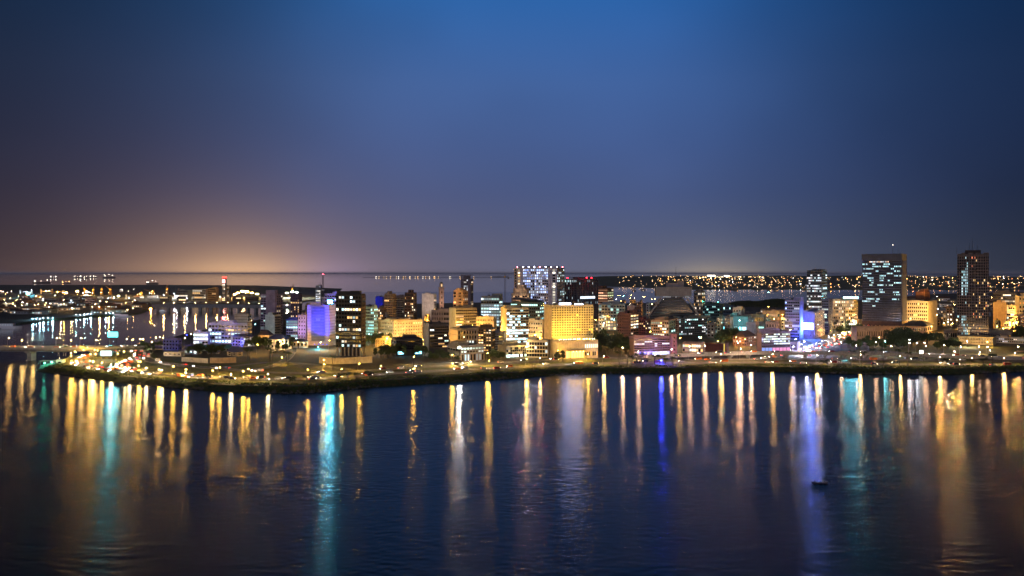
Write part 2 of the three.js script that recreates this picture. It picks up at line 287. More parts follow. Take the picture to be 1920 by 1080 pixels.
function roofTop(b, { parapet = 0.9, plant = 2, mast = 0, mat: m = b.wall, over = 0 } = {}) {
  const { g, w1, w2, h } = b, x = w1 / 2 + over + 0.02, z = w2 / 2 + over + 0.02, p = new Build(), t = 0.3;
  p.box(-x, x, h - 0.35, h + parapet, z - t, z).box(-x, x, h - 0.35, h + parapet, -z, -z + t).box(-x, -x + t, h - 0.35, h + parapet - 0.02, -z + t, z - t).box(x - t, x, h - 0.35, h + parapet - 0.02, -z + t, z - t);
  p.build('parapet', m, g);
  const top = new Build().box(-x + t, x - t, h + 0.01, h + 0.12, -z + t, z - t).build('roof', roofMat, g);
  for (let k = 0; k < plant; k++) { const sx = rnd(0.12, 0.26) * w1, sz = rnd(0.2, 0.4) * w2, cx = rnd(-0.3, 0.3) * w1, cz = rnd(-0.25, 0.25) * w2, hh = rnd(1.4, 3.4); const e = new Build().box(cx - sx, cx + sx, h + 0.12, h + hh, cz - sz, cz + sz); e.box(cx - sx - 0.2, cx + sx + 0.2, h + hh, h + hh + 0.2, cz - sz - 0.2, cz + sz + 0.2); e.build('roof_plant', m, top); if (rnd() < 0.6) { const tx = rnd(-0.38, 0.38) * w1, tz = rnd(-0.35, 0.35) * w2; new Build().bar(V(tx, h + 0.8, tz), V(tx, h + 2.6, tz), 0.9, 0.9, 9).bar(V(tx, h + 0.1, tz), V(tx, h + 0.8, tz), 0.25).build('water_tank', plain(pick([0x2b2d31, 0x9a9c9e, 0x4a5a70]), 0.6), top); } }
  for (let k = 0; k < mast; k++) { const cx = rnd(-0.35, 0.35) * w1, cz = rnd(-0.3, 0.3) * w2; new Build().bar(V(cx, h, cz), V(cx, h + rnd(4, 9), cz), 0.12, 0.05).build('aerial', darkSteel, top); }
}
// windows, piers and floor bands of one face; a and z are shares of its width
function facade(b, side, o = {}) {
  const { W, m } = b.face[side], a = o.a ?? 0, e = o.z ?? 1, X0 = -W / 2 + W * a, X1 = -W / 2 + W * e, y0 = o.y0 ?? 0.6, y1 = o.y1 ?? b.h - 0.5;
  const n = o.n ?? Math.max(1, Math.round((y1 - y0) / (o.floor ?? 3.4))), k = o.m ?? Math.max(1, Math.round((X1 - X0) / (o.bay ?? 3.2)));
  const cw = (X1 - X0) / k, ch = (y1 - y0) / n, wr = o.wr ?? 0.62, hr = o.hr ?? 0.52, proud = o.proud ?? 0.35, wall = o.wall ?? b.wall, lit = o.lit ?? (() => null), dark = o.dark ?? darkGlass, lift = o.lift ?? 0;
  const w = new Build(), slabOut = proud + (o.slab ?? 0), pierOut = proud + (o.fin ?? -0.06), pr = cw * (1 - wr) / 2, sp = ch * (1 - hr) / 2;
  for (let i = 0; i <= n; i++) { const lo = i === 0 ? y0 : y0 + i * ch - sp, hi = i === n ? y1 : y0 + i * ch + sp; if (hi - lo > 0.05) w.box(X0, X1, lo, hi, lift - 0.1, lift + slabOut, m); }
  if (wr < 0.99) for (let j = 0; j <= k; j++) { const lo = j === 0 ? X0 + 0.01 : X0 + j * cw - pr, hi = j === k ? X1 - 0.01 : X0 + j * cw + pr; if (hi - lo > 0.04) w.box(lo, hi, y0 + 0.02, y1 - 0.02, lift - 0.08, lift + pierOut, m); }
  w.build(o.name ?? 'facade_frame', wall, b.g);
  if (o.balcony) { const bl = new Build(); for (let i = 1; i < n; i++) for (const [p, q] of o.balcony) { const xa = mix(X0, X1, p), xb = mix(X0, X1, q), y = y0 + i * ch - sp; bl.box(xa, xb, y - 0.1, y + 0.12, lift + slabOut, lift + slabOut + 1.3, m).box(xa, xb, y + 0.12, y + 1.05, lift + slabOut + 1.2, lift + slabOut + 1.3, m); } bl.build('balconies', o.balconyMat ?? wall, b.g, 'stuff'); }
  const single = cw * wr * FOCAL / b.d >= 4.2 || ch * hr * FOCAL / b.d >= 4.6, rot = new THREE.Quaternion().setFromRotationMatrix(m);
  for (let i = 0; i < n; i++) for (let j = 0; j < k; j++) {
    const mt = lit(i, j, n, k) || dark; if (mt === 'none') continue;
    const cx = X0 + (j + 0.5) * cw, cy = y0 + (i + 0.5) * ch, ww = cw * Math.min(wr, 0.995) - 0.02, hh = ch * hr - 0.02;
    if (single && b.count < 300) { const q = new THREE.Mesh(winGeo, mt); q.name = 'window'; q.position.set(cx, cy, lift + 0.07).applyMatrix4(m); q.quaternion.copy(rot); q.scale.set(ww, hh, 0.1); b.g.add(q); b.count++; }
    else { let t = b.tiny.get(mt); if (!t) b.tiny.set(mt, t = new Build()); t.box(cx - ww / 2, cx + ww / 2, cy - hh / 2, cy + hh / 2, lift + 0.02, lift + 0.12, m); }
  }
}
function finish(b) {                                                     // the windows too small to pick apart, joined into one part
  if (!b.tiny.size) return b;
  const list = [...b.tiny], g = mergeGeometries(list.map(([, t]) => t.geometry()), true), o = new THREE.Mesh(g, list.map(([m]) => m)); o.name = 'windows'; o.userData.kind = 'stuff'; b.g.add(o); b.tiny = new Map(); return b;
}
// a lamp that floods a wall or the sky towards the water: housing, bright lens and the light in front of it
function flood(name, label, px, py, d, hex, watts, { size = 1.2, e = 60, aim, angle = 1.1, point = false, category = 'floodlight', group, pole } = {}) {
  const p = V(across(px, d), heightAt(py, d), -d), g = thing(name, label, category, p.toArray(), 0, group), s = size / 2;
  const dir = aim ? V(...aim).sub(p).normalize() : V(0, -0.12, 1).normalize(), q = new THREE.Quaternion().setFromUnitVectors(V(0, 0, 1), dir);
  const hs = new Build().box(-s * 1.15, s * 1.15, -s * 0.9, s * 0.9, -0.5, -0.05).build('housing', darkSteel, g), ln = new Build().box(-s, s, -s * 0.75, s * 0.75, -0.04, 0.06).build('lens', glow(hex, e), g);
  hs.quaternion.copy(q); ln.quaternion.copy(q);
  if (pole) new Build().bar(V(0, -(p.y - (pole === true ? LAND : pole)), -0.3), V(0, -s * 0.9, -0.3), 0.18, 0.12).build('pole', steel, g);
  if (watts) {
    let l;
    if (point) { l = new THREE.PointLight(hex, watts); l.shadow.radius = 45; }
    else { l = new THREE.SpotLight(hex, watts, 0, angle, 0.6); l.shadow.radius = 30; l.target.position.copy(dir.clone().multiplyScalar(10)); g.add(l.target); }
    l.position.copy(dir.clone().multiplyScalar(0.25)); g.add(l); l.name = 'flood';
  }
  return g;
}

// ---------------------------------------------------------------- the business district, left to right
srand(101);
let b;
const CREAM = conc(0xcfc3a6), PALE = conc(0xc9c8c4), GREY = conc(0x8f9094), TAN = conc(0xb39c7c), BROWN = conc(0x6f5a4a), PINKISH = conc(0xa9877f), DARK = conc(0x3a3a3f), OCHRE = conc(0xc89a4a), OLIVE = conc(0x9a927a), WHITEW = conc(0xdedcd6), BLUEW = conc(0xaeb4cc), MAUVE = conc(0xa08fa8), BRICK = conc(0x8a5648), TEALW = conc(0x78908f);

// the blue lit office complex by the inner lagoon
b = block('office_block', 'long five-storey pale office lit blue beside the inner lagoon', 391, 464, 472, 608, 835, 12, BLUEW, { roof: { plant: 3 } });
facade(b, 'A', { n: 5, m: 12, wr: 0.7, hr: 0.5, lit: lits(0.3, COOL, { run: 2, gain: 1.3 }) }); facade(b, 'B', { n: 5, m: 3, lit: lits(0.3, COOL) }); finish(b);
b = block('office_wing', 'low office wing with bright window bands left of the blue office', 363, 390, 393, 624, 825, 12, BLUEW, { roof: { plant: 1 } });
facade(b, 'A', { n: 3, m: 5, wr: 0.86, hr: 0.5, lit: lits(0.75, COOL, { run: 3, gain: 1.4 }) }); finish(b);
b = block('upper_block', 'beige windowless block rising behind the blue office', 440, 464, 471, 590, 905, 16, conc(0xb39f93), { roof: { plant: 1 } });
facade(b, 'A', { n: 6, m: 1, wr: 0.99, hr: 0.16, dark: BROWN, y0: 6 }); facade(b, 'B', { n: 7, m: 2, lit: lits(0.1, COOL) }); finish(b);
b = block('annex', 'small office annex with pale balconies in front of the blue office', 436, 457, 479, 632, 800, 40, conc(0x9a96b0), { roof: { plant: 1, mat: plain(0x26346a, 0.5) } });
facade(b, 'A', { n: 3, m: 4, lit: lits(0.2, COOL) }); facade(b, 'B', { n: 3, m: 6, wr: 0.8, slab: 0.9, wall: WHITEW, lit: lits(0.35, WHITE) }); finish(b);
b = block('corner_house', 'dark blue-grey three-storey block at the end of the bridge', 306, 334, 340, 636, 765, 16, conc(0x5a5f80), { roof: { plant: 1 } });
facade(b, 'A', { n: 3, m: 5, wr: 0.55, hr: 0.45, lit: lits(0.06, COOL) }); facade(b, 'B', { n: 3, m: 2 }); finish(b);
b = block('white_shed', 'low white shed in front of the blue-grey block', 307, 340, 346, 661, 712, 12, WHITEW, { roof: { parapet: 0.3, plant: 0 } });
facade(b, 'A', { n: 1, m: 4, wr: 0.5, hr: 0.35, y0: 1, lit: lits(0.2, TEAL, { run: 1 }) }); finish(b);

// houses with pitched roofs: walls, hip or gable roof with eaves, windows, door
function house(name, label, L, M, R, eave, ridge, d, th, wall, roofHex, { hip = true, n = 1, m = 4, lit, base = LAND, group, gableA = false } = {}) {
  const t = block(name, label, L, M, R, eave, d, th, wall, { roof: null, category: 'house', base, group }), { w1, w2, h, g } = t, r = heightAt(ridge, d) - base - h, o = 0.7, q = new Build(), X = w1 / 2 + o, Z = w2 / 2 + o, alongX = gableA ? false : w1 >= w2;
  const A = V(-X, h, Z), B2 = V(X, h, Z), C = V(X, h, -Z), D = V(-X, h, -Z), in_ = hip ? Math.min(X, Z) * 0.95 : 0;
  const R1 = alongX ? V(-X + in_, h + r, 0) : V(0, h + r, Z - in_), R2 = alongX ? V(X - in_, h + r, 0) : V(0, h + r, -Z + in_);
  if (alongX) { q.quad(A, B2, R2, R1).quad(C, D, R1, R2).tri(B2, C, R2).tri(D, A, R1); } else { q.quad(B2, C, R2, R1).quad(D, A, R1, R2).tri(A, B2, R1).tri(C, D, R2); }
  q.box(-X, X, h - 0.2, h - 0.02, -Z, Z);
  q.build('roof', plain(roofHex, 0.7), g);
  facade(t, 'A', { n, m, wr: 0.42, hr: 0.45, proud: 0.12, y1: h - 0.3, lit }); facade(t, 'B', { n, m: Math.max(1, Math.round(w2 / 4)), wr: 0.42, hr: 0.45, proud: 0.12, y1: h - 0.3, lit });
  if (!hip && gableA) { const gb = new Build().tri(V(-w1 / 2, h, w2 / 2), V(w1 / 2, h, w2 / 2), V(0, h + r * 0.9, w2 / 2)); gb.build('gable', wall, g); }
  new Build().box(-0.55, 0.55, 0, 2.1, w2 / 2 + 0.12, w2 / 2 + 0.2).build('door', plain(0x4a3626), g);
  return finish(t);
}
house('villa', 'cream gabled house with four small windows above the curving road', 426, 444, 455, 660, 651, 712, 35, CREAM, 0x2b3566, { hip: false, gableA: true, n: 2, m: 2 });
house('villa', 'low house with three lit windows behind the compound wall', 345, 370, 378, 656, 648, 725, 20, conc(0x8f8fa8), 0x2a3047, { m: 3, lit: lits(0.95, COOL, { run: 1, gain: 1.5 }) });
house('villa', 'white two-storey villa with a blue hipped roof by the lawn', 501, 534, 546, 636, 628, 775, 20, WHITEW, 0x232d5e, { n: 2, m: 5, lit: lits(0.25, WARM, { run: 1 }) });
house('villa', 'small villa with a wide dark hipped roof behind the white villa', 484, 504, 512, 628, 619, 860, 20, conc(0xb5aeb8), 0x2c2b4a, { n: 1, m: 3, lit: lits(0.2, WARM) });
house('villa', 'white flat-fronted house beside the finned tower', 549, 570, 577, 640, 636, 790, 20, WHITEW, 0x383b4a, { n: 1, m: 3 });
house('villa', 'grey house under trees left of the cream gabled house', 388, 405, 411, 660, 655, 735, 20, conc(0x77809a), 0x2b3a70, { m: 2, lit: lits(0.3, TEAL) });
{ // long shed with a blue metal roof
  const t = block('market_shed', 'long low shed with a blue-green metal roof behind the houses', 378, 430, 434, 653, 760, 8, TEALW, { roof: null, category: 'shed' }), { w1, w2, h, g } = t, q = new Build();
  q.quad(V(-w1 / 2 - 1, h, w2 / 2 + 1), V(w1 / 2 + 1, h, w2 / 2 + 1), V(w1 / 2 + 1, h + 2.4, -w2 / 2), V(-w1 / 2 - 1, h + 2.4, -w2 / 2)).box(-w1 / 2 - 1, w1 / 2 + 1, h - 0.25, h - 0.01, -w2 / 2, w2 / 2 + 1); q.build('roof', plain(0x2f6f7c, 0.4, 0.2), g);
  facade(t, 'A', { n: 1, m: 9, wr: 0.6, hr: 0.4, proud: 0.1, y1: h - 0.3, lit: lits(0.15, TEAL) }); finish(t);
}
function yardWall(label, pts, hgt, material) {                           // a free-standing wall with a coping
  const g = thing('yard_wall', label, 'wall'), w = new Build(), c = new Build();
  for (let i = 0; i < pts.length - 1; i++) { const a = onGround(...pts[i]), e = onGround(...pts[i + 1]), t = V().subVectors(e, a), L = t.length(), m = new THREE.Matrix4().makeRotationY(Math.atan2(-t.z, t.x)).setPosition(a); w.box(0, L, 0, hgt, -0.12, 0.12, m); c.box(0, L, hgt, hgt + 0.12, -0.2, 0.2, m); for (let s = 0; s <= L; s += 4) w.box(s - 0.18, s + 0.18, 0, hgt - 0.02, -0.22, 0.22, m); }
  w.build('wall', material, g); c.build('coping', PALE, g); return g;
}
yardWall('tan compound wall below the gabled house', [[394, 681], [415, 681], [443, 680]], 4, TAN);
yardWall('pale compound wall section left of the tan compound wall', [[341, 678], [362, 679], [375, 680], [390, 681]], 3.4, PALE);
yardWall('long cream podium wall round the foot of the dark tower', [[599, 681], [623, 683], [660, 682], [698, 680]], 4.6, CREAM);

// towers behind
b = block('apartment_tower', 'tall mauve apartment tower with a blank central slab near the lagoon', 489, 518, 530, 553, 1000, 20, MAUVE, { roof: { plant: 1 } });
facade(b, 'A', { a: 0, z: 0.34, n: 15, m: 2, wr: 0.8, hr: 0.5, slab: 0.5, lit: lits(0.35, COOL, { gain: 0.8 }) }); facade(b, 'B', { n: 15, m: 3, wr: 0.5, lit: lits(0.15, WARM, { run: 1 }) });
{ const { w1, w2, h, g } = b, extra = heightAt(544, 1000) - LAND; new Build().box(-w1 * 0.12, w1 / 2 - 0.4, 0, extra, w2 / 2 - 3, w2 / 2 + 1.4).build('stair_slab', MAUVE, g); }
finish(b);
b = block('slab_block', 'white block with a blank end wall in front of the mauve tower', 497, 515, 526, 592, 930, 28, WHITEW, {});
facade(b, 'B', { n: 8, m: 4, wr: 0.75, hr: 0.5, slab: 0.8, wall: conc(0xa08c80), lit: lits(0.1, WARM, { run: 1 }) }); finish(b);
b = block('apartment_tower', 'narrow plum apartment tower left of the antenna mast', 545, 561, 566, 552, 1150, 18, conc(0x7d6a80), { roof: { plant: 2 } });
facade(b, 'A', { n: 13, m: 5, wr: 0.45, lit: lits(0.22, WARM, { run: 1 }) }); facade(b, 'B', { n: 13, m: 2, lit: lits(0.1, WARM) }); finish(b);
b = block('office_block', 'blue-roofed office with green-white lit floors left of the finned tower', 537, 558, 563, 600, 880, 15, conc(0x8c8cc0), { roof: { plant: 2, mat: plain(0x1c2a80, 0.5) } });
facade(b, 'A', { n: 7, m: 5, wr: 0.86, hr: 0.55, lit: lits(0.6, [...TEAL, ...COOL], { run: 3, gain: 1.1 }) }); finish(b);
b = block('slab_block', 'lilac blank wall block touching the finned tower', 559, 574, 579, 592, 860, 15, conc(0xb3a7c4), { roof: { plant: 1, mast: 1 } });
facade(b, 'A', { n: 6, m: 3, wr: 0.35, hr: 0.35, lit: lits(0.1, COOL), y0: 3 }); finish(b);

// the finned tower, washed in blue
b = block('finned_tower', 'finned office tower washed in deep blue light between pale end panels', 576, 617, 629, 574, 815, 15, conc(0xaaa6c0), { roof: { plant: 2, mast: 1 } });
facade(b, 'A', { a: 0.21, z: 0.80, n: 12, m: 11, wr: 0.6, hr: 0.8, proud: 0.15, fin: 0.75, y0: 4, wall: conc(0x8f98c0), dark: blueGlass, lit: lits(0.02, BLUISH), name: 'fins' });
facade(b, 'A', { a: 0, z: 0.2, n: 12, m: 1, wr: 0.97, hr: 0.9, proud: 0.1, dark: conc(0xaaa6c0), y0: 4, name: 'panel_joints', wall: conc(0x6a6878) });
facade(b, 'A', { a: 0.81, z: 1, n: 12, m: 1, wr: 0.95, hr: 0.9, proud: 0.1, dark: conc(0xaaa6c0), y0: 4, name: 'panel_joints', wall: conc(0x6a6878) });
facade(b, 'B', { n: 12, m: 5, wr: 0.8, hr: 0.85, proud: 0.1, dark: conc(0xaaa6c0), y0: 4, name: 'panel_joints', wall: conc(0x6a6878) }); finish(b);

// the dark tower on columns
b = block('dark_tower', 'dark glass office tower on columns with scattered lit windows by the lawn', 630, 677, 685, 553, 712, 15, conc(0x2c2d31), { roof: { plant: 3, mast: 1 }, core: false });
{
  const { w1, w2, h, g } = b, lift = 7; b.core = new Build().box(-w1 / 2, w1 / 2, lift, h, -w2 / 2, w2 / 2).build('wall', conc(0x2c2d31), g);
  new Build().box(-w1 / 2 + 3, w1 / 2 - 3, 0, lift - 0.05, -w2 / 2 + 3, w2 / 2 - 3).build('lobby', conc(0x4a4238), g);
  for (let k = 0; k < 7; k++) for (const z of [w2 / 2 - 0.6, -w2 / 2 + 0.6]) { const x = -w1 / 2 + 0.8 + k * (w1 - 1.6) / 6; new Build().box(x - 0.45, x + 0.45, 0, lift - 0.01, z - 0.45, z + 0.45).build('column', CREAM, g); }
  const rowsLit = { 12: [1, 2, 4, 5], 11: [5, 6], 9: [0, 1, 2, 3, 4, 5, 6, 7, 8], 7: [4, 5, 6, 7], 6: [5, 6], 4: [0, 1, 2, 4, 6, 7, 8], 2: [0, 1, 6], 0: [2, 3, 4, 6, 7, 8] };
  facade(b, 'A', { n: 13, m: 9, y0: lift, wr: 0.8, hr: 0.58, proud: 0.3, slab: 0.25, wall: conc(0x3a3937), lit: (i, j) => ((rowsLit[i] || []).includes(j) && rnd() < 0.85) || rnd() < 0.05 ? winMat(pick(MIXED), pick([0.8, 1.2, 2, 2.6])) : null });
  facade(b, 'B', { n: 13, m: 3, y0: lift, wr: 0.5, hr: 0.5, proud: 0.3, slab: 0.3, wall: conc(0x54453c), lit: lits(0.14, WARM, { run: 1 }) }); finish(b);
}
b = block('roof_terrace_block', 'blue lit block with roof machinery behind the dark tower', 609, 640, 646, 552, 900, 15, conc(0x9aa0c8), { roof: { plant: 4, mast: 2 } });
facade(b, 'A', { n: 14, m: 7, wr: 0.7, lit: lits(0.12, COOL) }); finish(b);
b = block('teal_office', 'teal glass office with bright floors right of the dark tower', 684, 701, 708, 577, 850, 20, TEALW, { roof: { plant: 1 } });
facade(b, 'A', { n: 11, m: 6, wr: 0.86, hr: 0.55, lit: lits(0.6, TEAL, { run: 2 }) }); facade(b, 'B', { n: 11, m: 3, lit: lits(0.35, TEAL) }); finish(b);
b = block('grid_block', 'brown gridded block beside the teal glass office', 707, 718, 724, 579, 905, 25, BROWN, {});
facade(b, 'A', { n: 11, m: 4, wr: 0.7, hr: 0.6, lit: lits(0.25, WARM, { run: 1 }) }); facade(b, 'B', { n: 11, m: 3, wr: 0.6, lit: lits(0.1, WARM) }); finish(b);
b = block('blue_crown_block', 'block with a saturated blue crown among the brown towers', 704, 717, 720, 558, 1100, 15, conc(0x2342b0), { roof: { plant: 1 } });
facade(b, 'A', { n: 15, m: 5, y1: b.h - 13, lit: lits(0.25, WARM, { run: 1 }), wall: BROWN }); finish(b);
b = block('apartment_tower', 'beige tower of stacked balconies left of the brown lit tower', 721, 735, 742, 552, 1000, 28, TAN, { roof: { plant: 2, mast: 1 } });
facade(b, 'A', { n: 16, m: 5, wr: 0.7, hr: 0.5, slab: 0.9, lit: lits(0.05, WARM) }); facade(b, 'B', { n: 16, m: 3, wr: 0.6, slab: 0.9, lit: lits(0.05, WARM) }); finish(b);
b = block('office_block', 'grey-brown office behind the balcony tower', 740, 757, 761, 557, 1070, 15, conc(0x7a6d6c), {});
facade(b, 'A', { n: 14, m: 6, wr: 0.8, lit: lits(0.18, WHITE, { run: 3 }) }); finish(b);
b = block('apartment_tower', 'brown tower full of warm lit windows left of the white slab', 759, 775, 781, 550, 1000, 22, conc(0x5c463a), { roof: { plant: 1, mast: 1 } });
{ const { w1, w2, h, g } = b; new Build().box(-w1 * 0.2, w1 * 0.25, h, h + 4, -w2 * 0.2, w2 * 0.2).build('lift_tower', conc(0x5c463a), g); }
facade(b, 'A', { n: 13, m: 6, wr: 0.6, lit: lits(0.62, WARM, { run: 1, gain: 1.1 }) }); facade(b, 'B', { n: 13, m: 2, lit: lits(0.15, WARM, { run: 1 }) }); finish(b);

// the ochre lit building
b = block('ochre_block', 'broad five-storey building glowing ochre and orange under street lamps', 710, 739, 791, 603, 850, 48, conc(0xd8c8a4), { roof: { plant: 2, over: 0.8 } });
facade(b, 'A', { n: 6, m: 10, wr: 0.4, hr: 0.4, lit: lits(0.04, WARM, { run: 1 }) });
facade(b, 'B', { a: 0, z: 0.38, n: 6, m: 4, wr: 0.3, hr: 0.35, }); facade(b, 'B', { a: 0.39, z: 1, n: 6, m: 7, wr: 0.42, hr: 0.38, lift: 0.6, lit: (i, j) => i === 5 && rnd() < 0.6 ? winMat(0xfff0d0, 1.2) : null }); finish(b);
b = block('low_block', 'small yellow lit block in front of the ochre building', 704, 726, 734, 637, 800, 25, conc(0xd8c8a0), { roof: { plant: 1 } });
facade(b, 'A', { n: 3, m: 5, wr: 0.4, lit: lits(0.25, WARM, { run: 1 }) }); facade(b, 'B', { n: 3, m: 2 }); finish(b);
b = block('dark_block', 'low dark windowless hall with two cyan lit shopfronts', 734, 743, 792, 638, 716, 74, conc(0x34343c), { roof: { plant: 1 } });
facade(b, 'A', { n: 4, m: 2, wr: 0.7, wall: conc(0x565a70) }); facade(b, 'B', { n: 5, m: 12, wr: 0.9, hr: 0.7, y0: 5, proud: 0.2, wall: conc(0x2c2c34) });
for (const [a, z] of [[0.06, 0.36], [0.66, 0.97]]) facade(b, 'B', { a, z, n: 1, m: 4, y0: 0.6, y1: 4.2, wr: 0.96, hr: 0.6, proud: 0.2, lit: () => winMat(0x90e4ff, 5) }); finish(b);

srand(202);
b = block('slab_tower', 'plain white blank-walled slab left of the minaret', 791, 813, 818, 552, 1100, 18, WHITEW, { roof: { plant: 1 } });
facade(b, 'B', { n: 14, m: 2, lit: lits(0.25, WARM, { run: 1 }) }); finish(b);
{ // minaret: square shaft, gallery, lantern and dome
  const d = 1250, w = 8 / FOCAL * d * 0.5, g = thing('minaret', 'slender pale minaret with a gallery and small dome', 'minaret', [across(827.5, d), LAND, -d], 0.3), T = heightAt(527, d) - LAND;
  new Build().box(-w, w, 0, T * 0.82, -w, w).build('shaft', conc(0xb09a90), g);
  new Build().box(-w * 1.35, w * 1.35, T * 0.82, T * 0.84, -w * 1.35, w * 1.35).build('gallery', conc(0xc0aca0), g);
  new Build().box(-w * 0.7, w * 0.7, T * 0.84, T * 0.94, -w * 0.7, w * 0.7).build('lantern', conc(0xb09a90), g);
  const dm = part('dome', new THREE.SphereGeometry(w * 0.75, 12, 8, 0, Math.PI * 2, 0, Math.PI / 2), plain(0x6f7466, 0.5), g); dm.position.y = T * 0.94; new Build().bar(V(0, T * 0.94 + w * 0.7, 0), V(0, T + 2, 0), 0.15).build('finial', steel, g);
  for (let k = 0; k < 4; k++) { const y = T * (0.3 + 0.13 * k); new Build().box(-w * 0.25, w * 0.25, y, y + 3, w, w + 0.1).build('window', darkGlass, g); }
  new Build().box(-w * 0.3, w * 0.3, T * 0.86, T * 0.92, w * 0.7, w * 0.7 + 0.1).build('window', winMat(0xffd69a, 1.2), g);
}
b = block('orange_tower', 'orange lit office tower below the tall crowned tower', 850, 868, 877, 546, 1000, 25, conc(0xd0b48c), { roof: { plant: 2 } });
facade(b, 'A', { a: 0.02, z: 0.3, n: 13, m: 1, wr: 0.8, lit: lits(0.6, WARM) }); facade(b, 'A', { a: 0.55, z: 0.85, n: 13, m: 2, wr: 0.7, lit: lits(0.12, WARM) }); facade(b, 'B', { n: 13, m: 3, wr: 0.5, lit: lits(0.3, WARM, { run: 1 }) }); finish(b);
b = block('crowned_tower', 'tall pale tower with an open colonnade crown behind the orange tower', 864, 882, 887, 523, 1400, 18, conc(0x8d8088), { roof: { plant: 0, parapet: 0.4 } });
{ const { w1, w2, h, g } = b, c = heightAt(516, 1400) - LAND, q = new Build(); for (let k = 0; k < 7; k++) { const x = -w1 / 2 + 0.6 + k * (w1 - 1.2) / 6; q.box(x - 0.5, x + 0.5, h, c, w2 / 2 - 1.2, w2 / 2 + 0.1); } q.box(-w1 / 2, w1 / 2, c, c + 0.8, -w2 / 2, w2 / 2 + 0.15); q.box(-w1 * 0.3, w1 * 0.3, h, c - 1, -w2 * 0.3, w2 * 0.25); q.build('crown', conc(0x8d8088), g); }
facade(b, 'A', { a: 0.3, z: 0.75, n: 18, m: 3, wr: 0.6, lit: lits(0.55, WHITE, { run: 1 }) }); facade(b, 'A', { a: 0, z: 0.3, n: 18, m: 2, wr: 0.4, lit: lits(0.1, WARM) }); facade(b, 'B', { n: 18, m: 3, lit: lits(0.3, WARM, { run: 1 }) }); finish(b);
b = block('deck_block', 'nine bright white open floors of a half-finished block beside the crane', 902, 936, 942, 557, 985, 14, conc(0x7f8a92), { roof: { plant: 1, mast: 2 } });
facade(b, 'A', { n: 11, m: 7, wr: 0.9, hr: 0.6, proud: 0.9, lit: lits(0.9, COOL, { run: 4, gain: 0.8 }) }); facade(b, 'B', { n: 11, m: 2, wr: 0.8, lit: lits(0.5, COOL) }); finish(b);
{ // tower crane
  const d = 1180, g = thing('tower_crane', 'yellow tower crane standing over the rooftops', 'crane', [across(947, d), LAND, -d]), T = heightAt(520, d) - LAND, m = new Build(), j = new Build(), Y = plain(0xb8862c, 0.6);
  for (const [x, z] of [[-1, -1], [1, -1], [1, 1], [-1, 1]]) m.bar(V(x, 0, z), V(x, T, z), 0.2);
  for (let y = 0; y < T - 2.4; y += 2.4) { m.bar(V(-1, y, 1), V(1, y + 2.4, 1), 0.1).bar(V(1, y, -1), V(1, y + 2.4, 1), 0.1); }
  for (const [y, z] of [[0, -0.7], [0, 0.7], [1.4, 0]]) j.bar(V(-17, T + y, z), V(5, T + y, z), 0.18);
  for (let x = -16; x < 5; x += 1.5) j.bar(V(x, T, 0.7), V(x + 0.7, T + 1.4, 0), 0.08).bar(V(x + 0.7, T + 1.4, 0), V(x + 1.4, T, -0.7), 0.08);
  m.build('mast', Y, g); j.build('jib', Y, g); new Build().box(3.4, 5.4, T - 2, T, -1, 1).build('counterweight', GREY, g); new Build().box(-1.3, 0.6, T - 0.2, T + 2, 0.9, 2.3).build('cab', Y, g); new Build().bar(V(0, T, 0), V(0, T + 4.5, 0), 0.3).bar(V(0, T + 4.5, 0), V(-12, T + 1.4, 0), 0.06).bar(V(0, T + 4.5, 0), V(4.6, T + 1, 0), 0.06).build('tie_bars', Y, g);
}
{ // pale round stepped building
  const d = 1150, g = thing('round_block', 'pale round stepped building in front of the white lit tower', 'building', [across(977, d), LAND, -d], 0), R = 18 / FOCAL * d, T = heightAt(535, d) - LAND, base = heightAt(551, d) - LAND;
  for (const [name, r, y0, y1] of [['lower_drum', R, 0, base], ['middle_drum', R * 0.82, base, mix(base, T, 0.55)], ['upper_drum', R * 0.55, mix(base, T, 0.55), T]]) { const c = part(name, new THREE.CylinderGeometry(r, r, y1 - y0, 28), conc(0xb5a493), g); c.position.y = (y0 + y1) / 2; const rim = part('cornice', new THREE.CylinderGeometry(r + 0.5, r + 0.5, 0.7, 28), conc(0xc2b4a6), g); rim.position.y = y1 + 0.36; }
  for (let k = 0; k < 9; k++) { const a = -1.1 + k * 0.27, m = new THREE.Matrix4().makeRotationY(a); new Build().box(-0.9, 0.9, base - 4, base - 2.2, R - 0.1, R + 0.1, m).build('window', k % 3 === 1 ? winMat(0xffd69a, 0.9) : darkGlass, g); }
}
// the white lit tower
b = block('white_lit_tower', 'broad white tower with a brilliantly lit window grid and roof lights', 964, 1044, 1058, 503, 1160, 16, conc(0xd9d6e4), { roof: { plant: 3, mast: 2 } });
facade(b, 'A', { a: 0, z: 0.07, n: 20, m: 1, wr: 0.5, hr: 0.5, wall: conc(0xcfb79c) }); facade(b, 'A', { a: 0.08, z: 0.15, n: 20, m: 1, wr: 0.7, hr: 0.55, wall: conc(0xcfb79c), lit: lits(0.95, WARM, { gain: 0.9 }) });
facade(b, 'A', { a: 0.21, z: 0.8, n: 20, m: 13, wr: 0.72, hr: 0.58, fin: 0.5, lit: lits(0.74, BLUISH, { run: 1, gain: 1.0 }) }); facade(b, 'A', { a: 0.9, z: 0.97, n: 20, m: 1, wr: 0.85, hr: 0.6, lit: lits(0.98, [0xfff4dc], { gain: 1.2 }) });
facade(b, 'B', { n: 20, m: 5, wr: 0.45, hr: 0.5, lit: lits(0.25, COOL, { run: 1 }) }); finish(b);
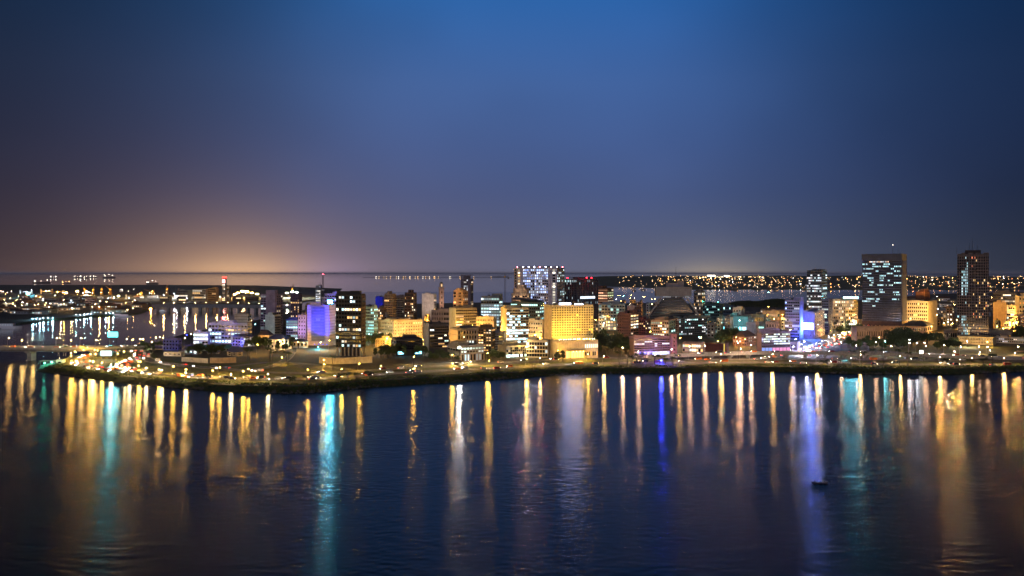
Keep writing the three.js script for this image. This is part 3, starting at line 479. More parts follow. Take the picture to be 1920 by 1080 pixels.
// the dark bank tower with a lit sign band
b = block('bank_tower', 'dark ribbed bank tower with a bright lettered band and red roof lamps', 1059, 1082, 1121, 524, 1060, 52, conc(0x4a4a58), { roof: { plant: 3, mast: 3 } });
facade(b, 'A', { n: 20, m: 7, wr: 0.6, hr: 0.86, fin: 0.5, lit: (i, j, n) => i >= n - 1 ? winMat(pick(COOL), pick([0.7, 1.2, 2])) : rnd() < 0.06 ? winMat(pick(COOL), 0.6) : null });
facade(b, 'B', { n: 20, m: 13, wr: 0.6, hr: 0.86, fin: 0.7, dark: blueGlass, lit: (i, j) => (i === 10 && rnd() < 0.5) || rnd() < 0.04 ? winMat(pick(COOL), pick([0.5, 0.9])) : null });
{ const { w1, w2, h, g } = b, q = new Build(), y = h * 0.61; for (let k = 0; k < 13; k++) { const z = w2 * 0.36 - k * w2 * 0.055, ww = w2 * 0.04; q.box(w1 / 2 + 1.25, w1 / 2 + 1.4, y, y + 2.8, z - ww / 2, z + ww / 2); } q.build('sign_band', winMat(0xe8f4ff, 2.0), g); }
finish(b);
b = block('ribbon_office', 'brown office with amber window ribbons right of the bank tower', 1120, 1139, 1150, 541, 1150, 28, conc(0x7b5a48), { roof: { plant: 2, mast: 1 } });
facade(b, 'A', { n: 13, m: 5, wr: 0.95, hr: 0.45, lit: lits(0.85, [0xffb890, 0xffd69a, 0xffc9a0], { run: 5, gain: 0.6 }) }); facade(b, 'B', { n: 13, m: 3, wr: 0.9, hr: 0.45, lit: lits(0.7, [0xffe2b8, 0xd8e8b0], { gain: 0.7 }) }); finish(b);
b = block('pier_office', 'grey-blue office with tall white piers and lit lower floors', 1123, 1172, 1179, 571, 1030, 14, conc(0x8f9ea6), { roof: { plant: 2 } });
facade(b, 'A', { n: 8, m: 9, wr: 0.84, hr: 0.62, fin: 0.9, dark: blueGlass, lit: (i, j) => (i < 3 ? rnd() < 0.8 : rnd() < 0.16) ? winMat(pick(i < 3 ? WARM : TEAL), pick(LEVELS)) : null }); facade(b, 'B', { n: 8, m: 3 }); finish(b);
b = block('slab_block', 'plum block with a blank wall beside the piered office', 1176, 1190, 1202, 574, 1000, 35, conc(0x8a747c), {}); facade(b, 'B', { n: 8, m: 3, lit: lits(0.1, WARM) }); finish(b);

// second row
b = block('low_block', 'long low grey block left of the brown ribbon office', 809, 846, 852, 583, 930, 14, conc(0x8a8590), { roof: { plant: 3 } });
facade(b, 'A', { a: 0, z: 0.62, n: 5, m: 7, wr: 0.4, lit: lits(0.04, WARM) }); facade(b, 'A', { a: 0.63, z: 1, n: 5, m: 5, wr: 0.8, lit: lits(0.2, WARM) }); finish(b);
b = block('ribbon_office', 'olive office of stacked window ribbons with a pale end slab', 843, 855, 894, 579, 875, 72, conc(0x8f8874), { roof: { plant: 3 } });
facade(b, 'B', { n: 11, m: 11, wr: 0.9, hr: 0.42, slab: 0.35, lit: lits(0.2, WARM, { run: 2 }) }); { const { w1, w2, h, g } = b; new Build().box(-w1 / 2, w1 / 2 + 0.5, 0, h + 0.3, w2 / 2, w2 / 2 + 0.6).build('end_slab', conc(0xb8beb4), g); } finish(b);
b = block('low_block', 'yellow lit three-storey block behind the ribbon office', 893, 926, 931, 596, 865, 12, conc(0xd4c8a8), { roof: { plant: 1 } });
facade(b, 'A', { n: 6, m: 11, wr: 0.55, hr: 0.45, slab: 0.4, lit: lits(0.2, WARM, { run: 1 }) }); finish(b);
b = block('teal_block', 'teal lit glass block with a slanted dark roof behind the stepped office', 958, 1012, 1021, 568, 910, 14, conc(0x5d6f6a), { roof: { plant: 2 } });
facade(b, 'A', { n: 10, m: 14, wr: 0.86, hr: 0.5, lit: lits(0.42, [0x86d8c0, 0x9fe6d8, 0xb8f0e0, 0xd8f4e0], { run: 2, gain: 1.3 }) }); facade(b, 'B', { n: 10, m: 3, lit: lits(0.3, TEAL) });
{ const { w1, w2, h, g } = b; new Build().quad(V(-w1 / 2, h + 4, w2 / 2 + 1), V(w1 / 2, h + 1, w2 / 2 + 1), V(w1 / 2, h + 2, -w2 / 2), V(-w1 / 2, h + 5, -w2 / 2)).build('canopy_roof', DARK, g); } finish(b);
b = block('stepped_office', 'tall office with a beige end slab and bright ribbon floors', 939, 950, 991, 579, 805, 72, conc(0xcfc29a), { roof: { plant: 2 } });
facade(b, 'B', { n: 13, m: 8, wr: 0.93, hr: 0.5, slab: 0.3, wall: conc(0xb0a890), lit: (i, j) => { const p = { 10: 0.6, 9: 0.5, 8: 0.35, 7: 0.6, 5: 0.95, 4: 0.9, 2: 0.98, 1: 0.3 }[i] ?? 0.12; return rnd() < p ? winMat(pick([0xb8ecff, 0xd6f2ff, 0xa4e4f4]), pick([1.2, 2.2, 3.4, 4.4])) : null; } }); finish(b);
b = block('low_block', 'yellow lit block between the stepped office and the golden hotel', 991, 1017, 1022, 602, 800, 12, conc(0xd4c49c), { roof: { plant: 2 } });
facade(b, 'A', { n: 6, m: 6, wr: 0.5, hr: 0.4, slab: 0.5, lit: lits(0.3, AMBER, { run: 1 }) }); finish(b);
b = block('ribbon_block', 'dark block of window ribbons with a tall white fin wall on its left', 796, 806, 841, 610, 708, 68, conc(0x3f3d44), { roof: { plant: 2 } });
facade(b, 'B', { n: 8, m: 9, wr: 0.92, hr: 0.46, slab: 0.3, wall: conc(0x4c4444), y0: 7, lit: lits(0.42, MIXED, { run: 2 }) }); { const { w1, w2, h, g } = b; for (const x of [-0.5, -0.05]) new Build().box(w1 * x, w1 * (x + 0.36), 0, h + 1.4, w2 / 2, w2 / 2 + 1).build('fin_wall', conc(0xcfcbc4), g); } finish(b);
b = block('stage_house', 'block with a beige side panel and a bright upper gallery', 844, 858, 904, 618, 765, 66, conc(0x6a6a72), { roof: { plant: 2 } });
facade(b, 'A', { n: 4, m: 1, wr: 0.97, hr: 0.9, proud: 0.1, dark: conc(0xbba892), wall: conc(0x8c8276), name: 'panel_joints' }); facade(b, 'B', { n: 4, m: 9, wr: 0.6, hr: 0.6, fin: 0.6, lit: (i, j) => i === 1 && j > 2 && j < 6 ? winMat(0xdff6ff, 1.6) : null }); finish(b);
b = block('apartment_block', 'dark block with rows of warm lit windows above the bright lamp', 897, 921, 928, 616, 750, 18, conc(0x3a302e), { roof: { plant: 3 } });
facade(b, 'A', { n: 9, m: 5, wr: 0.7, hr: 0.45, slab: 0.4, lit: lits(0.55, WARM, { run: 1, gain: 1.1 }) }); facade(b, 'B', { n: 9, m: 3, lit: lits(0.2, WARM) }); finish(b);
b = block('slab_block', 'blue-grey office right of the warm lit dark block', 923, 944, 949, 623, 757, 18, conc(0x77828e), { roof: { plant: 1 } });
facade(b, 'A', { n: 7, m: 5, wr: 0.9, hr: 0.4, lit: lits(0.12, TEAL) }); finish(b);
// front row along the boulevard
b = block('colonnade_block', 'low front block with a colonnade and lit upper windows under the starry lamp', 840, 864, 907, 650, 672, 60, conc(0x87807c), { roof: { plant: 2 } });
facade(b, 'A', { n: 2, m: 5, wr: 0.8, hr: 0.3, lit: lits(0.15, WARM) }); facade(b, 'B', { n: 2, m: 8, y0: 6, wr: 0.7, hr: 0.45, lit: lits(0.85, COOL, { run: 2 }) }); facade(b, 'B', { n: 1, m: 8, y0: 0, y1: 5.6, wr: 0.75, hr: 0.85, proud: 1.4, wall: conc(0x9a8a7c), name: 'colonnade', lit: lits(0.45, COOL, { run: 1, gain: 0.8 }) }); finish(b);
b = block('glazed_block', 'low block behind a tall warm lit glass grid by the boulevard', 933, 949, 987, 650, 698, 60, conc(0x9a9684), { roof: { plant: 1 } });
facade(b, 'B', { n: 4, m: 10, wr: 0.86, hr: 0.86, proud: 0.25, lit: (i, j) => i === 0 ? (rnd() < 0.8 ? winMat(pick(COOL), pick([2.4, 4, 5])) : null) : rnd() < 0.55 ? winMat(pick([0xe8d8a0, 0xd8d090]), pick([0.25, 0.4, 0.6])) : null }); finish(b);
b = block('grid_block', 'four-storey white framed grid office left of the golden hotel', 987, 1027, 1031, 640, 700, 10, conc(0xb0a898), { roof: { plant: 1 } });
facade(b, 'A', { n: 4, m: 8, wr: 0.88, hr: 0.72, fin: 0.2, lit: lits(0.4, COOL, { run: 2 }) }); finish(b);
// the golden hotel
b = block('golden_hotel', 'golden floodlit hotel slab with a grid of balconies and a blank grey end', 1020, 1034, 1112, 574, 728, 74, conc(0xd2c2a0), { roof: { plant: 1 } });
facade(b, 'B', { n: 12, m: 17, y0: 15, wr: 0.66, hr: 0.62, proud: 0.5, slab: 0.1, lit: lits(0.1, AMBER, { run: 1, gain: 0.8 }), dark: plain(0x2a1f10, 0.5) });
{ const { w1, w2, h, g } = b, s = new Build(), q = new Build(); for (let k = 0; k < 9; k++) { const z = w2 * 0.3 - k * 1.15; s.box(w1 / 2 - 0.3, w1 / 2 - 0.1, h + 1.0, h + 2.6, z - 0.45, z + 0.45); } for (let k = 0; k < 8; k++) { const z = -w2 * 0.06 - k * 1.0; s.box(w1 / 2 - 0.3, w1 / 2 - 0.1, h + 0.9, h + 1.7, z - 0.36, z + 0.36); } s.build('roof_sign', glow(0xc4d4ff, 8), g); q.box(w1 / 2 - 0.5, w1 / 2 - 0.32, h + 0.4, h + 2.8, -w2 * 0.3, w2 * 0.32).build('sign_frame', darkSteel, g);
  const l = new THREE.RectAreaLight(0xb4c0ff, 60, w2 * 0.5, 1.6); l.position.set(w1 / 2 + 0.1, h + 1.8, 0); l.rotation.y = -Math.PI / 2; g.add(l); l.name = 'roof_sign'; }
finish(b);
b = block('hotel_podium', 'two-storey hotel podium with a brilliant entrance and roof terrace', 1031, 1046, 1121, 642, 690, 70, conc(0xd2c2a0), { roof: { plant: 0, parapet: 1.1 } });
facade(b, 'B', { a: 0.66, z: 1, n: 2, m: 7, wr: 0.6, hr: 0.5, lit: (i) => i === 1 ? winMat(0xfff0d0, 1.8) : rnd() < 0.5 ? winMat(0xffc060, 0.8) : null }); facade(b, 'B', { a: 0.2, z: 0.64, n: 1, m: 7, y0: 0.4, y1: 6, wr: 0.86, hr: 0.9, proud: 0.5, lit: () => winMat(0xffd060, 3.2), name: 'entrance_frame' });
{ const { w1, w2, h, g } = b, zc = w2 / 2 - w2 * 0.42; new Build().box(w1 / 2, w1 / 2 + 7, 6.2, 6.9, zc - w2 * 0.23, zc + w2 * 0.23).build('entrance_canopy', conc(0xe0c890), g); for (const s of [-1, 1]) new Build().bar(V(w1 / 2 + 6.4, 0, zc + s * w2 * 0.2), V(w1 / 2 + 6.4, 6.2, zc + s * w2 * 0.2), 0.35).build('canopy_column', CREAM, g);
  for (let k = 0; k < 5; k++) { const l = new THREE.PointLight(0xffc850, 260); l.position.set(w1 / 2 + 3.5, 5.8, zc + (k - 2) * w2 * 0.085); l.shadow.radius = 45; g.add(l); l.name = 'canopy_lamp'; const q = part('canopy_lamp', new THREE.SphereGeometry(0.22, 8, 6), glow(0xffd070, 40), g); q.position.copy(l.position); }
  for (let k = 0; k < 16; k++) { const z = w2 / 2 - 2 - k * (w2 - 4) / 15, x = w1 / 2 - rnd(0.6, 4); const q = part('terrace_lamp', new THREE.SphereGeometry(0.3, 8, 6), glow(0xfff0c0, 14), g); q.position.set(x, h + 1.9, z); new Build().bar(V(x, h, z), V(x, h + 1.7, z), 0.06).build('lamp_post', darkSteel, g); } }
finish(b);

// between the hotel and the stepped tower
b = block('apartment_block', 'brown flats with a column of bright stair windows', 1158, 1182, 1197, 589, 865, 30, conc(0x6b4a48), { roof: { plant: 3 } });
facade(b, 'A', { a: 0, z: 1, n: 9, m: 6, wr: 0.4, hr: 0.4, lit: lits(0.08, WARM, { run: 1 }) }); facade(b, 'B', { n: 9, m: 3, wr: 0.8, hr: 0.5, lit: lits(0.8, [0xffd69a, 0xfff0d8, 0xd6f2ff], { run: 1 }) }); finish(b);
b = block('apartment_block', 'narrow red-brown flats right of the brown flats', 1195, 1210, 1218, 600, 900, 28, conc(0x7a4450), { roof: { plant: 2 } });
facade(b, 'A', { n: 8, m: 4, lit: lits(0.15, WARM, { run: 1 }) }); facade(b, 'B', { n: 8, m: 3, lit: lits(0.3, WARM, { run: 1 }) }); finish(b);
b = block('apartment_block', 'pale flats with ragged lit balconies before the stepped tower', 1221, 1254, 1266, 602, 850, 22, conc(0x9a8272), { roof: { plant: 3 } });
facade(b, 'A', { n: 7, m: 8, wr: 0.7, slab: 0.6, lit: lits(0.38, [...WARM, 0x9fe6e0], { run: 1 }) }); facade(b, 'B', { n: 7, m: 3, wall: TEALW, lit: lits(0.1, TEAL) }); finish(b);
b = block('pink_office', 'four-storey pink office with banded sunshades and a blue lit ground floor', 1180, 1189, 1256, 634, 718, 76, conc(0xb08a84), { roof: { plant: 1, over: 0.4 } });
facade(b, 'A', { n: 1, m: 1, wr: 0.9, hr: 0.92, dark: conc(0xc49a78), proud: 0.1, name: 'panel_joints' });
facade(b, 'B', { n: 6, m: 14, wr: 0.97, hr: 0.5, y0: 3.4, slab: 0.7, lit: (i, j) => (i === 3 && (j < 4 || j === 8 || j > 10)) || (i === 4 && j > 3 && j < 7) || (i === 2 && j === 8) ? winMat(pick(WHITE), pick([1.2, 2])) : null });
facade(b, 'B', { n: 1, m: 14, y0: 0.3, y1: 3.3, wr: 0.9, hr: 0.8, lit: (i, j) => j > 6 ? winMat(pick([0x9aa8ff, 0xd0d8ff, 0xffffff]), pick([1.2, 2.4])) : rnd() < 0.4 ? winMat(0xffd8c0, 0.9) : null });
finish(b);
b = block('stair_tower', 'plain red-brown stair tower at the end of the pink office', 1256, 1259, 1269, 628, 712, 76, conc(0x8c5e58), { roof: { plant: 0 } });
facade(b, 'B', { n: 5, m: 1, wr: 0.2, hr: 0.4 }); finish(b);

// the stepped inverted tower: storeys that flare outwards to the ground under a wide dark crown
{
  const d = 1000, g = thing('stepped_tower', 'dark pyramid-like tower with a heavy crown and flaring lower terraces', 'building', [across(1268, d), LAND, -d - 22], -0.12), s = d / FOCAL, T0 = heightAt(600, d) - LAND;
  const y = (py) => heightAt(py, d) - LAND, n = 15, core = new Build();
  for (let i = 0; i < n; i++) { const py = mix(602, 561, i / (n - 1)), half = mix(52, 19, Math.pow(i / (n - 1), 0.85)) * s, yy = y(py); const t = new Build().box(-half, half, yy, yy + 0.9, -half * 0.55, 20); t.build('terrace', conc(0x464850), g); core.box(-half + 1.6, half - 1.6, yy + 0.9, yy + 2.3, -half * 0.5, 18.4); }
  core.box(-40 * s, 40 * s, 0, T0 + 1, -18, 17.5); core.build('set_back_floors', darkGlass, g);
  for (const sd of [-1, 1]) new Build().quad(V(sd * 54 * s, y(600), 21), V(sd * 50 * s, y(600), 21), V(sd * 21 * s, y(557), 21), V(sd * 25 * s, y(557), 21)).box(sd * 20 * s - 0.8, sd * 20 * s + 0.8, y(556), y(540), 15, 20.4).build('raking_pier', conc(0x8a8486), g);
  new Build().box(-33 * s, 33 * s, y(556), y(539), -16, 21).build('crown', conc(0x8a8486), g);
  const fins = new Build(); for (let k = 0; k < 30; k++) { const x = mix(-32, 32, k / 29) * s; fins.box(x - 0.25, x + 0.25, y(555), y(540), 21, 21.7); } fins.build('crown_fins', conc(0x9a9496), g, 'stuff');
  for (let k = 0; k < 14; k++) { const x = mix(-18, 30, k / 13) * s; new Build().box(x - 0.7, x + 0.7, y(557.6), y(556), 19, 20.2).build('window', rnd() < 0.6 ? winMat(0xd8e0e8, 0.5) : darkGlass, g); }
  new Build().box(-34 * s, 34 * s, y(539), y(538), -17, 22).build('crown_roof', conc(0x8a8486), g);
  new Build().box(-13 * s, 9 * s, y(538), y(532), -8, 8).box(-15 * s, 10 * s, y(532), y(531), -9, 9).build('penthouse', conc(0x9a9496), g);
  new Build().box(8 * s, 20 * s, y(538), y(528.5), -6, 8).box(7 * s, 21 * s, y(528.5), y(527.4), -7, 9).build('lift_house', conc(0x9a9496), g);
  new Build().bar(V(6 * s, y(531), 0), V(6 * s, y(498), 0), 0.35, 0.12).build('aerial', darkSteel, g);
}

srand(303);
b = block('apartment_block', 'lit flats right behind the stepped tower', 1301, 1316, 1322, 547, 1150, 22, conc(0x77706c), { roof: { plant: 2 } });
facade(b, 'A', { n: 9, m: 6, wr: 0.6, lit: lits(0.5, WARM, { run: 1, gain: 0.7 }) }); facade(b, 'B', { n: 9, m: 2, lit: lits(0.2, WARM) }); finish(b);
b = block('teal_slab', 'long dark teal slab with a few bright floors under the hill', 1318, 1349, 1358, 572, 1080, 20, conc(0x3f6468), { roof: { plant: 2 } });
facade(b, 'A', { n: 8, m: 9, wr: 0.85, hr: 0.45, lit: lits(0.22, TEAL, { run: 2 }) }); facade(b, 'B', { n: 8, m: 3, lit: lits(0.1, TEAL) }); finish(b);
b = block('balcony_block', 'long apartment block dotted with white balcony lamps before the teal slab', 1264, 1273, 1330, 597, 950, 70, conc(0x5d6468), { roof: { plant: 3 } });
facade(b, 'A', { n: 8, m: 3, wr: 0.7, wall: conc(0x9a7a70), lit: lits(0.35, WHITE, { run: 1 }) }); facade(b, 'B', { n: 8, m: 16, wr: 0.62, hr: 0.55, slab: 0.9, lit: lits(0.36, [0xf2f6ff, 0xffffff, 0xb4f0f0], { run: 1, gain: 1.4 }) }); finish(b);
b = block('teal_slab', 'dark flats with a teal lit yard behind the balcony block', 1326, 1349, 1356, 600, 930, 22, conc(0x4a6a6c), { roof: { plant: 1 } });
facade(b, 'A', { n: 5, m: 6, lit: lits(0.2, TEAL, { run: 1 }) }); finish(b);
b = block('white_block', 'small white cube of six dark windows above the bright cyan hall', 1374, 1390, 1394, 578, 1010, 16, WHITEW, { roof: { plant: 1 } });
facade(b, 'A', { n: 5, m: 3, wr: 0.42, hr: 0.4, lit: lits(0.06, WARM) }); finish(b);
b = block('cyan_hall', 'low hall with a dazzling cyan-white glazed front', 1350, 1402, 1406, 594, 965, 8, conc(0x4f6c72), { roof: { plant: 1, parapet: 0.5 } });
facade(b, 'A', { n: 1, m: 16, y0: 4.5, y1: 8.4, wr: 0.9, hr: 0.9, lit: () => winMat(pick([0xa8f4ff, 0xd8fbff, 0x86e8f4]), pick([1.2, 2.4, 3.4])) }); finish(b);
b = block('office_block', 'blue-grey low building between the cyan hall and the hill', 1356, 1374, 1378, 574, 1060, 14, conc(0x4b6478), { roof: { plant: 1 } }); facade(b, 'A', { n: 6, m: 5, lit: lits(0.1, TEAL, { run: 1 }) }); finish(b);
b = block('long_roof_hall', 'long hall with a pale roof edge below the wooded hill', 1394, 1432, 1440, 590, 980, 16, conc(0x566a86), { roof: { plant: 0, parapet: 0.5, over: 1 } });
facade(b, 'A', { n: 2, m: 12, wr: 0.8, hr: 0.4, lit: lits(0.25, TEAL) }); finish(b);
b = block('white_block', 'blank mauve-white box below the long hall', 1399, 1417, 1422, 605, 900, 18, conc(0xa89aa8), { roof: { plant: 0, parapet: 0.4 } }); facade(b, 'B', { n: 2, m: 2 }); finish(b);
b = block('white_block', 'pale pink house with a flat roof beside the bright crossing', 1436, 1452, 1460, 605, 890, 25, conc(0xc4a8a8), { roof: { plant: 0 } }); facade(b, 'A', { n: 3, m: 3, wr: 0.4 }); facade(b, 'B', { n: 3, m: 2, lit: lits(0.3, WARM) }); finish(b);
b = block('curved_terrace', 'tiered pale terrace building lit amber left of the blue office', 1430, 1462, 1474, 584, 990, 24, conc(0xa89890), { roof: { plant: 1 } }); facade(b, 'A', { n: 3, m: 8, wr: 0.9, hr: 0.4, slab: 1.2, lit: lits(0.35, WARM) }); finish(b);
house('villa', 'large brown house with a dark hipped roof below the cyan hall', 1374, 1396, 1417, 632, 621, 810, 38, conc(0x8a6a66), 0x2a2028, { n: 3, m: 4, lit: lits(0.25, COOL, { run: 1 }) });
b = block('shop_block', 'low lit shop building at the boulevard left of the red-brown wall', 1280, 1318, 1322, 644, 742, 10, conc(0xb09a90), { roof: { plant: 0, parapet: 0.6 } });
facade(b, 'A', { n: 2, m: 9, wr: 0.85, hr: 0.6, slab: 0.8, lit: lits(0.6, [...WARM, ...COOL], { run: 1, gain: 1.1 }) }); finish(b);
b = block('ribbed_hall', 'long dark red ribbed hall along the boulevard', 1322, 1362, 1366, 645, 752, 10, conc(0x6a3a34), { roof: { plant: 0, parapet: 0.3 } });
facade(b, 'A', { n: 1, m: 22, wr: 0.6, hr: 0.9, dark: conc(0x5a302c), proud: 0.3, name: 'ribs' }); new Build().box(b.w1 / 2 - 2.2, b.w1 / 2 - 1.2, 0, 7, b.w2 / 2 + 0.7, b.w2 / 2 + 0.8).build('door', winMat(0xe8c860, 0.9), b.g); finish(b);
b = block('ribbon_office', 'mid-rise office with green-white ribbons and a pink ground floor', 1419, 1428, 1481, 624, 752, 76, conc(0x7a6a80), { roof: { plant: 4 } });
facade(b, 'B', { n: 6, m: 14, wr: 0.94, hr: 0.5, y0: 4, slab: 0.2, lit: (i, j) => ({ 1: j > 4, 2: true, 3: j > 0, 4: j > 0 && j < 12, 5: j > 5 || j === 2 }[i] && rnd() < 0.82) ? winMat(pick([0xe0f8d8, 0xd6f2ff, 0xe6ffe8]), pick([0.9, 1.6, 2])) : null }); facade(b, 'B', { n: 1, m: 8, y0: 0.4, y1: 3.8, wr: 0.9, hr: 0.8, lit: (i, j) => winMat(j < 3 ? 0x8aa8ff : 0xff9ad0, 1.0) }); facade(b, 'A', { n: 1, m: 1, wr: 0.9, hr: 0.94, dark: conc(0xb090a0), proud: 0.1, name: 'panel_joints' }); finish(b);
b = block('white_block', 'lilac gable-ended house at the bright crossing', 1481, 1494, 1500, 644, 760, 25, conc(0xb0a4d0), { roof: { plant: 0 } }); facade(b, 'A', { n: 2, m: 2, wr: 0.3 }); finish(b);
b = block('blue_office', 'blue lit office with white floor edges above the crossing', 1472, 1499, 1507, 564, 890, 22, conc(0x7d88c0), { roof: { plant: 2 } });
facade(b, 'A', { n: 13, m: 8, wr: 0.9, hr: 0.55, slab: 0.3, dark: blueGlass, lit: lits(0.22, BLUISH, { run: 2 }) }); facade(b, 'B', { n: 1, m: 1, wr: 0.6, hr: 0.8, dark: conc(0xa8acdc) }); finish(b);
b = block('striped_tower', 'tall tower striped with cool white lit floors', 1513, 1540, 1550, 508, 1000, 24, conc(0x3a4458), { roof: { plant: 2, mast: 3 } });
facade(b, 'A', { n: 23, m: 8, wr: 0.96, hr: 0.48, slab: 0.15, dark: blueGlass, lit: (() => { const rows = [0, 1, 0.3, 1, 0.2, 1, 0.1, 0.9, 0.4, 1, 0.2, 1, 0.6, 0.9, 0.1, 1, 0.9, 1, 0.2, 1, 0.9, 0.2, 0.1]; return (i) => rnd() < rows[i] * 0.85 ? winMat(pick([0xd6f2ff, 0xe6f0ff, 0xf0e8e8]), pick([0.6, 1.0, 1.6])) : null; })() });
facade(b, 'B', { n: 23, m: 4, wr: 0.9, hr: 0.48, slab: 0.15, lit: lits(0.3, COOL, { run: 3, gain: 0.8 }) }); finish(b);
b = block('slab_block', 'dark blue slab between the striped tower and the grid hotel', 1541, 1553, 1561, 562, 960, 35, conc(0x3c4a80), { roof: { plant: 1 } }); facade(b, 'A', { n: 13, m: 4, wr: 0.9, hr: 0.5, dark: blueGlass, lit: lits(0.06, COOL) }); facade(b, 'B', { n: 13, m: 1, wr: 0.2, hr: 0.3 }); finish(b);
b = block('grid_hotel', 'cream hotel with a bright square window grid and cyan roof sign', 1560, 1601, 1608, 563, 1050, 15, conc(0xd2c6ac), { roof: { plant: 1 } });
facade(b, 'A', { n: 9, m: 13, wr: 0.62, hr: 0.6, fin: 0.35, lit: lits(0.6, [0xffe8c0, 0xffd69a, 0xfff6e6], { run: 1, gain: 0.9 }) }); facade(b, 'B', { n: 9, m: 3, lit: lits(0.3, WARM, { run: 1 }) });
{ const { w1, w2, h, g } = b, s = new Build(); for (let k = 0; k < 9; k++) s.box(w1 * 0.02 + k * 1.9, w1 * 0.02 + k * 1.9 + 1.4, h + 2, h + 4.2, w2 / 2 - 0.6, w2 / 2 - 0.4); s.build('roof_sign', glow(0x9ff0ff, 8), g); new Build().box(w1 * 0.02 - 0.4, w1 * 0.02 + 17, h + 1.2, h + 4.6, w2 / 2 - 1, w2 / 2 - 0.65).build('sign_frame', darkSteel, g); const l = new THREE.RectAreaLight(0x70e8ff, 150, 17, 2.2); l.position.set(w1 * 0.02 + 8.5, h + 3, w2 / 2 - 0.2); l.rotation.y = Math.PI; g.add(l); l.name = 'roof_sign'; } finish(b);
// the block with the big screen
b = block('screen_block', 'blank lilac block carrying a brilliant white video screen', 1506, 1527, 1548, 586, 905, 24, conc(0xa8b0dc), { roof: { plant: 2 } });
facade(b, 'B', { n: 9, m: 5, wr: 0.35, hr: 0.4, lit: lits(0.12, WHITE, { run: 1 }) });
{ const { w1, w2, h, g } = b, x0 = -w1 * 0.46, x1 = x0 + 9.5, y1 = heightAt(606, 905) - LAND, y0 = y1 - 6.5; new Build().box(x0 - 0.4, x1 + 0.4, y0 - 0.4, y1 + 0.4, w2 / 2, w2 / 2 + 0.5).build('screen_frame', darkSteel, g); new Build().box(x0, x1, y0, y1, w2 / 2 + 0.5, w2 / 2 + 0.56).build('screen', glow(0xa8c0ff, 14), g);
  const l = new THREE.RectAreaLight(0x5078ff, 480, 9.5, 6.5); l.position.set((x0 + x1) / 2, (y0 + y1) / 2, w2 / 2 + 0.7); l.rotation.y = Math.PI; g.add(l); l.name = 'screen'; } finish(b);

// the great fin tower on columns
b = block('fin_slab_tower', 'great dark office slab of vertical fins raised on pale columns', 1617, 1690, 1699, 476.5, 920, 9, conc(0x33353c), { roof: { plant: 0, parapet: 0.5 }, core: false });
{
  const { w1, w2, h, g } = b, lift = heightAt(611, 920) - LAND; b.lift = lift;
  new Build().box(-w1 / 2, w1 / 2, lift, h, -w2 / 2, w2 / 2).build('wall', conc(0x2c2e34), g); new Build().box(-w1 / 2 - 0.6, w1 / 2 + 0.6, h - 6.5, h + 0.3, -w2 / 2 - 0.6, w2 / 2 + 0.9).build('attic', conc(0x3c4252), g);
  new Build().box(-w1 / 2 + 6, w1 / 2 - 6, 0, lift - 0.05, -w2 / 2 + 5, w2 / 2 - 6).build('lobby', conc(0x5a4c40), g); for (let k = 0; k < 10; k++) { const x = -w1 / 2 + 1 + k * (w1 - 2) / 9; new Build().box(x - 0.55, x + 0.55, 0, lift - 0.02, w2 / 2 - 1.6, w2 / 2 - 0.4).build('column', conc(0xcfb48c), g); }
  new Build().box(-w1 / 2 - 0.5, w1 / 2 + 0.5, lift - 0.01, lift + 4.2, -w2 / 2 - 0.5, w2 / 2 + 0.8).build('base_band', conc(0x5a4848), g);
  // lit stretches of each floor, top to bottom
  const R = [[20, 38, 1], [[0, 5], [10, 13], [20, 27]], [[10, 16], [17, 26], [31, 38]], [[1, 3], [4, 11], [28, 31]], [[12, 16], [31, 37]], [[0, 9], [24, 30]], [[0, 5], [17, 23], [31, 38]], [[5, 11], [17, 21]], [[7, 11], [17, 21], [25, 27]], [[9, 12], [31, 38]], [[7, 10], [15, 30]], [], [[17, 20]], [[5, 12], [17, 22], [30, 36]], [[13, 15], [31, 37]], [], [[4, 12], [14, 17], [28, 36]], [[0, 8], [13, 16]], [], [[10, 13]], [], [], [], [], [], [], []];
  R[0] = [[7, 26]];
  facade(b, 'A', { n: 26, m: 38, y0: lift + 4.3, y1: h - 6.6, wr: 0.58, hr: 0.52, proud: 0.2, fin: 0.55, wall: conc(0x454c60), name: 'fins', lit: (i, j) => (R[25 - i] || []).some(([p, q]) => j >= p && j < q) && rnd() < 0.9 ? winMat(25 - i === 0 ? pick([0xffd0a8, 0xe8f4ff]) : pick([0xb8f0f4, 0xd0f6f4, 0xc0ecff]), pick([1.4, 2.2, 3])) : null });
  facade(b, 'B', { n: 26, m: 6, y0: lift + 4.3, y1: h - 6.6, wr: 0.58, hr: 0.52, proud: 0.2, fin: 0.55, wall: conc(0x454c60), name: 'fins', lit: lits(0.3, COOL, { run: 3 }) });
  for (const [x, t] of [[0.22, 10], [0.36, 6]]) { new Build().bar(V(w1 * x, h, 0), V(w1 * x, h + t, 0), 0.2, 0.1).build('aerial', darkSteel, g); } const q = part('beacon_lamp', new THREE.SphereGeometry(0.24, 8, 6), glow(0xffe8d0, 20), g); q.position.set(w1 * 0.22, h + 10.2, 0); finish(b);
}
b = block('podium_block', 'long tan podium terrace at the foot of the fin tower', 1596, 1606, 1694, 614, 880, 78, conc(0xa88c74), { roof: { plant: 0, parapet: 0.8 } }); facade(b, 'B', { n: 1, m: 20, wr: 0.3, hr: 0.4, lit: lits(0.06, WARM) }); finish(b);
b = block('sided_block', 'white gridded block with an orange lit blank end behind the trees', 1698, 1739, 1763, 566, 1000, 30, conc(0xc8c4b8), { roof: { plant: 1 } });
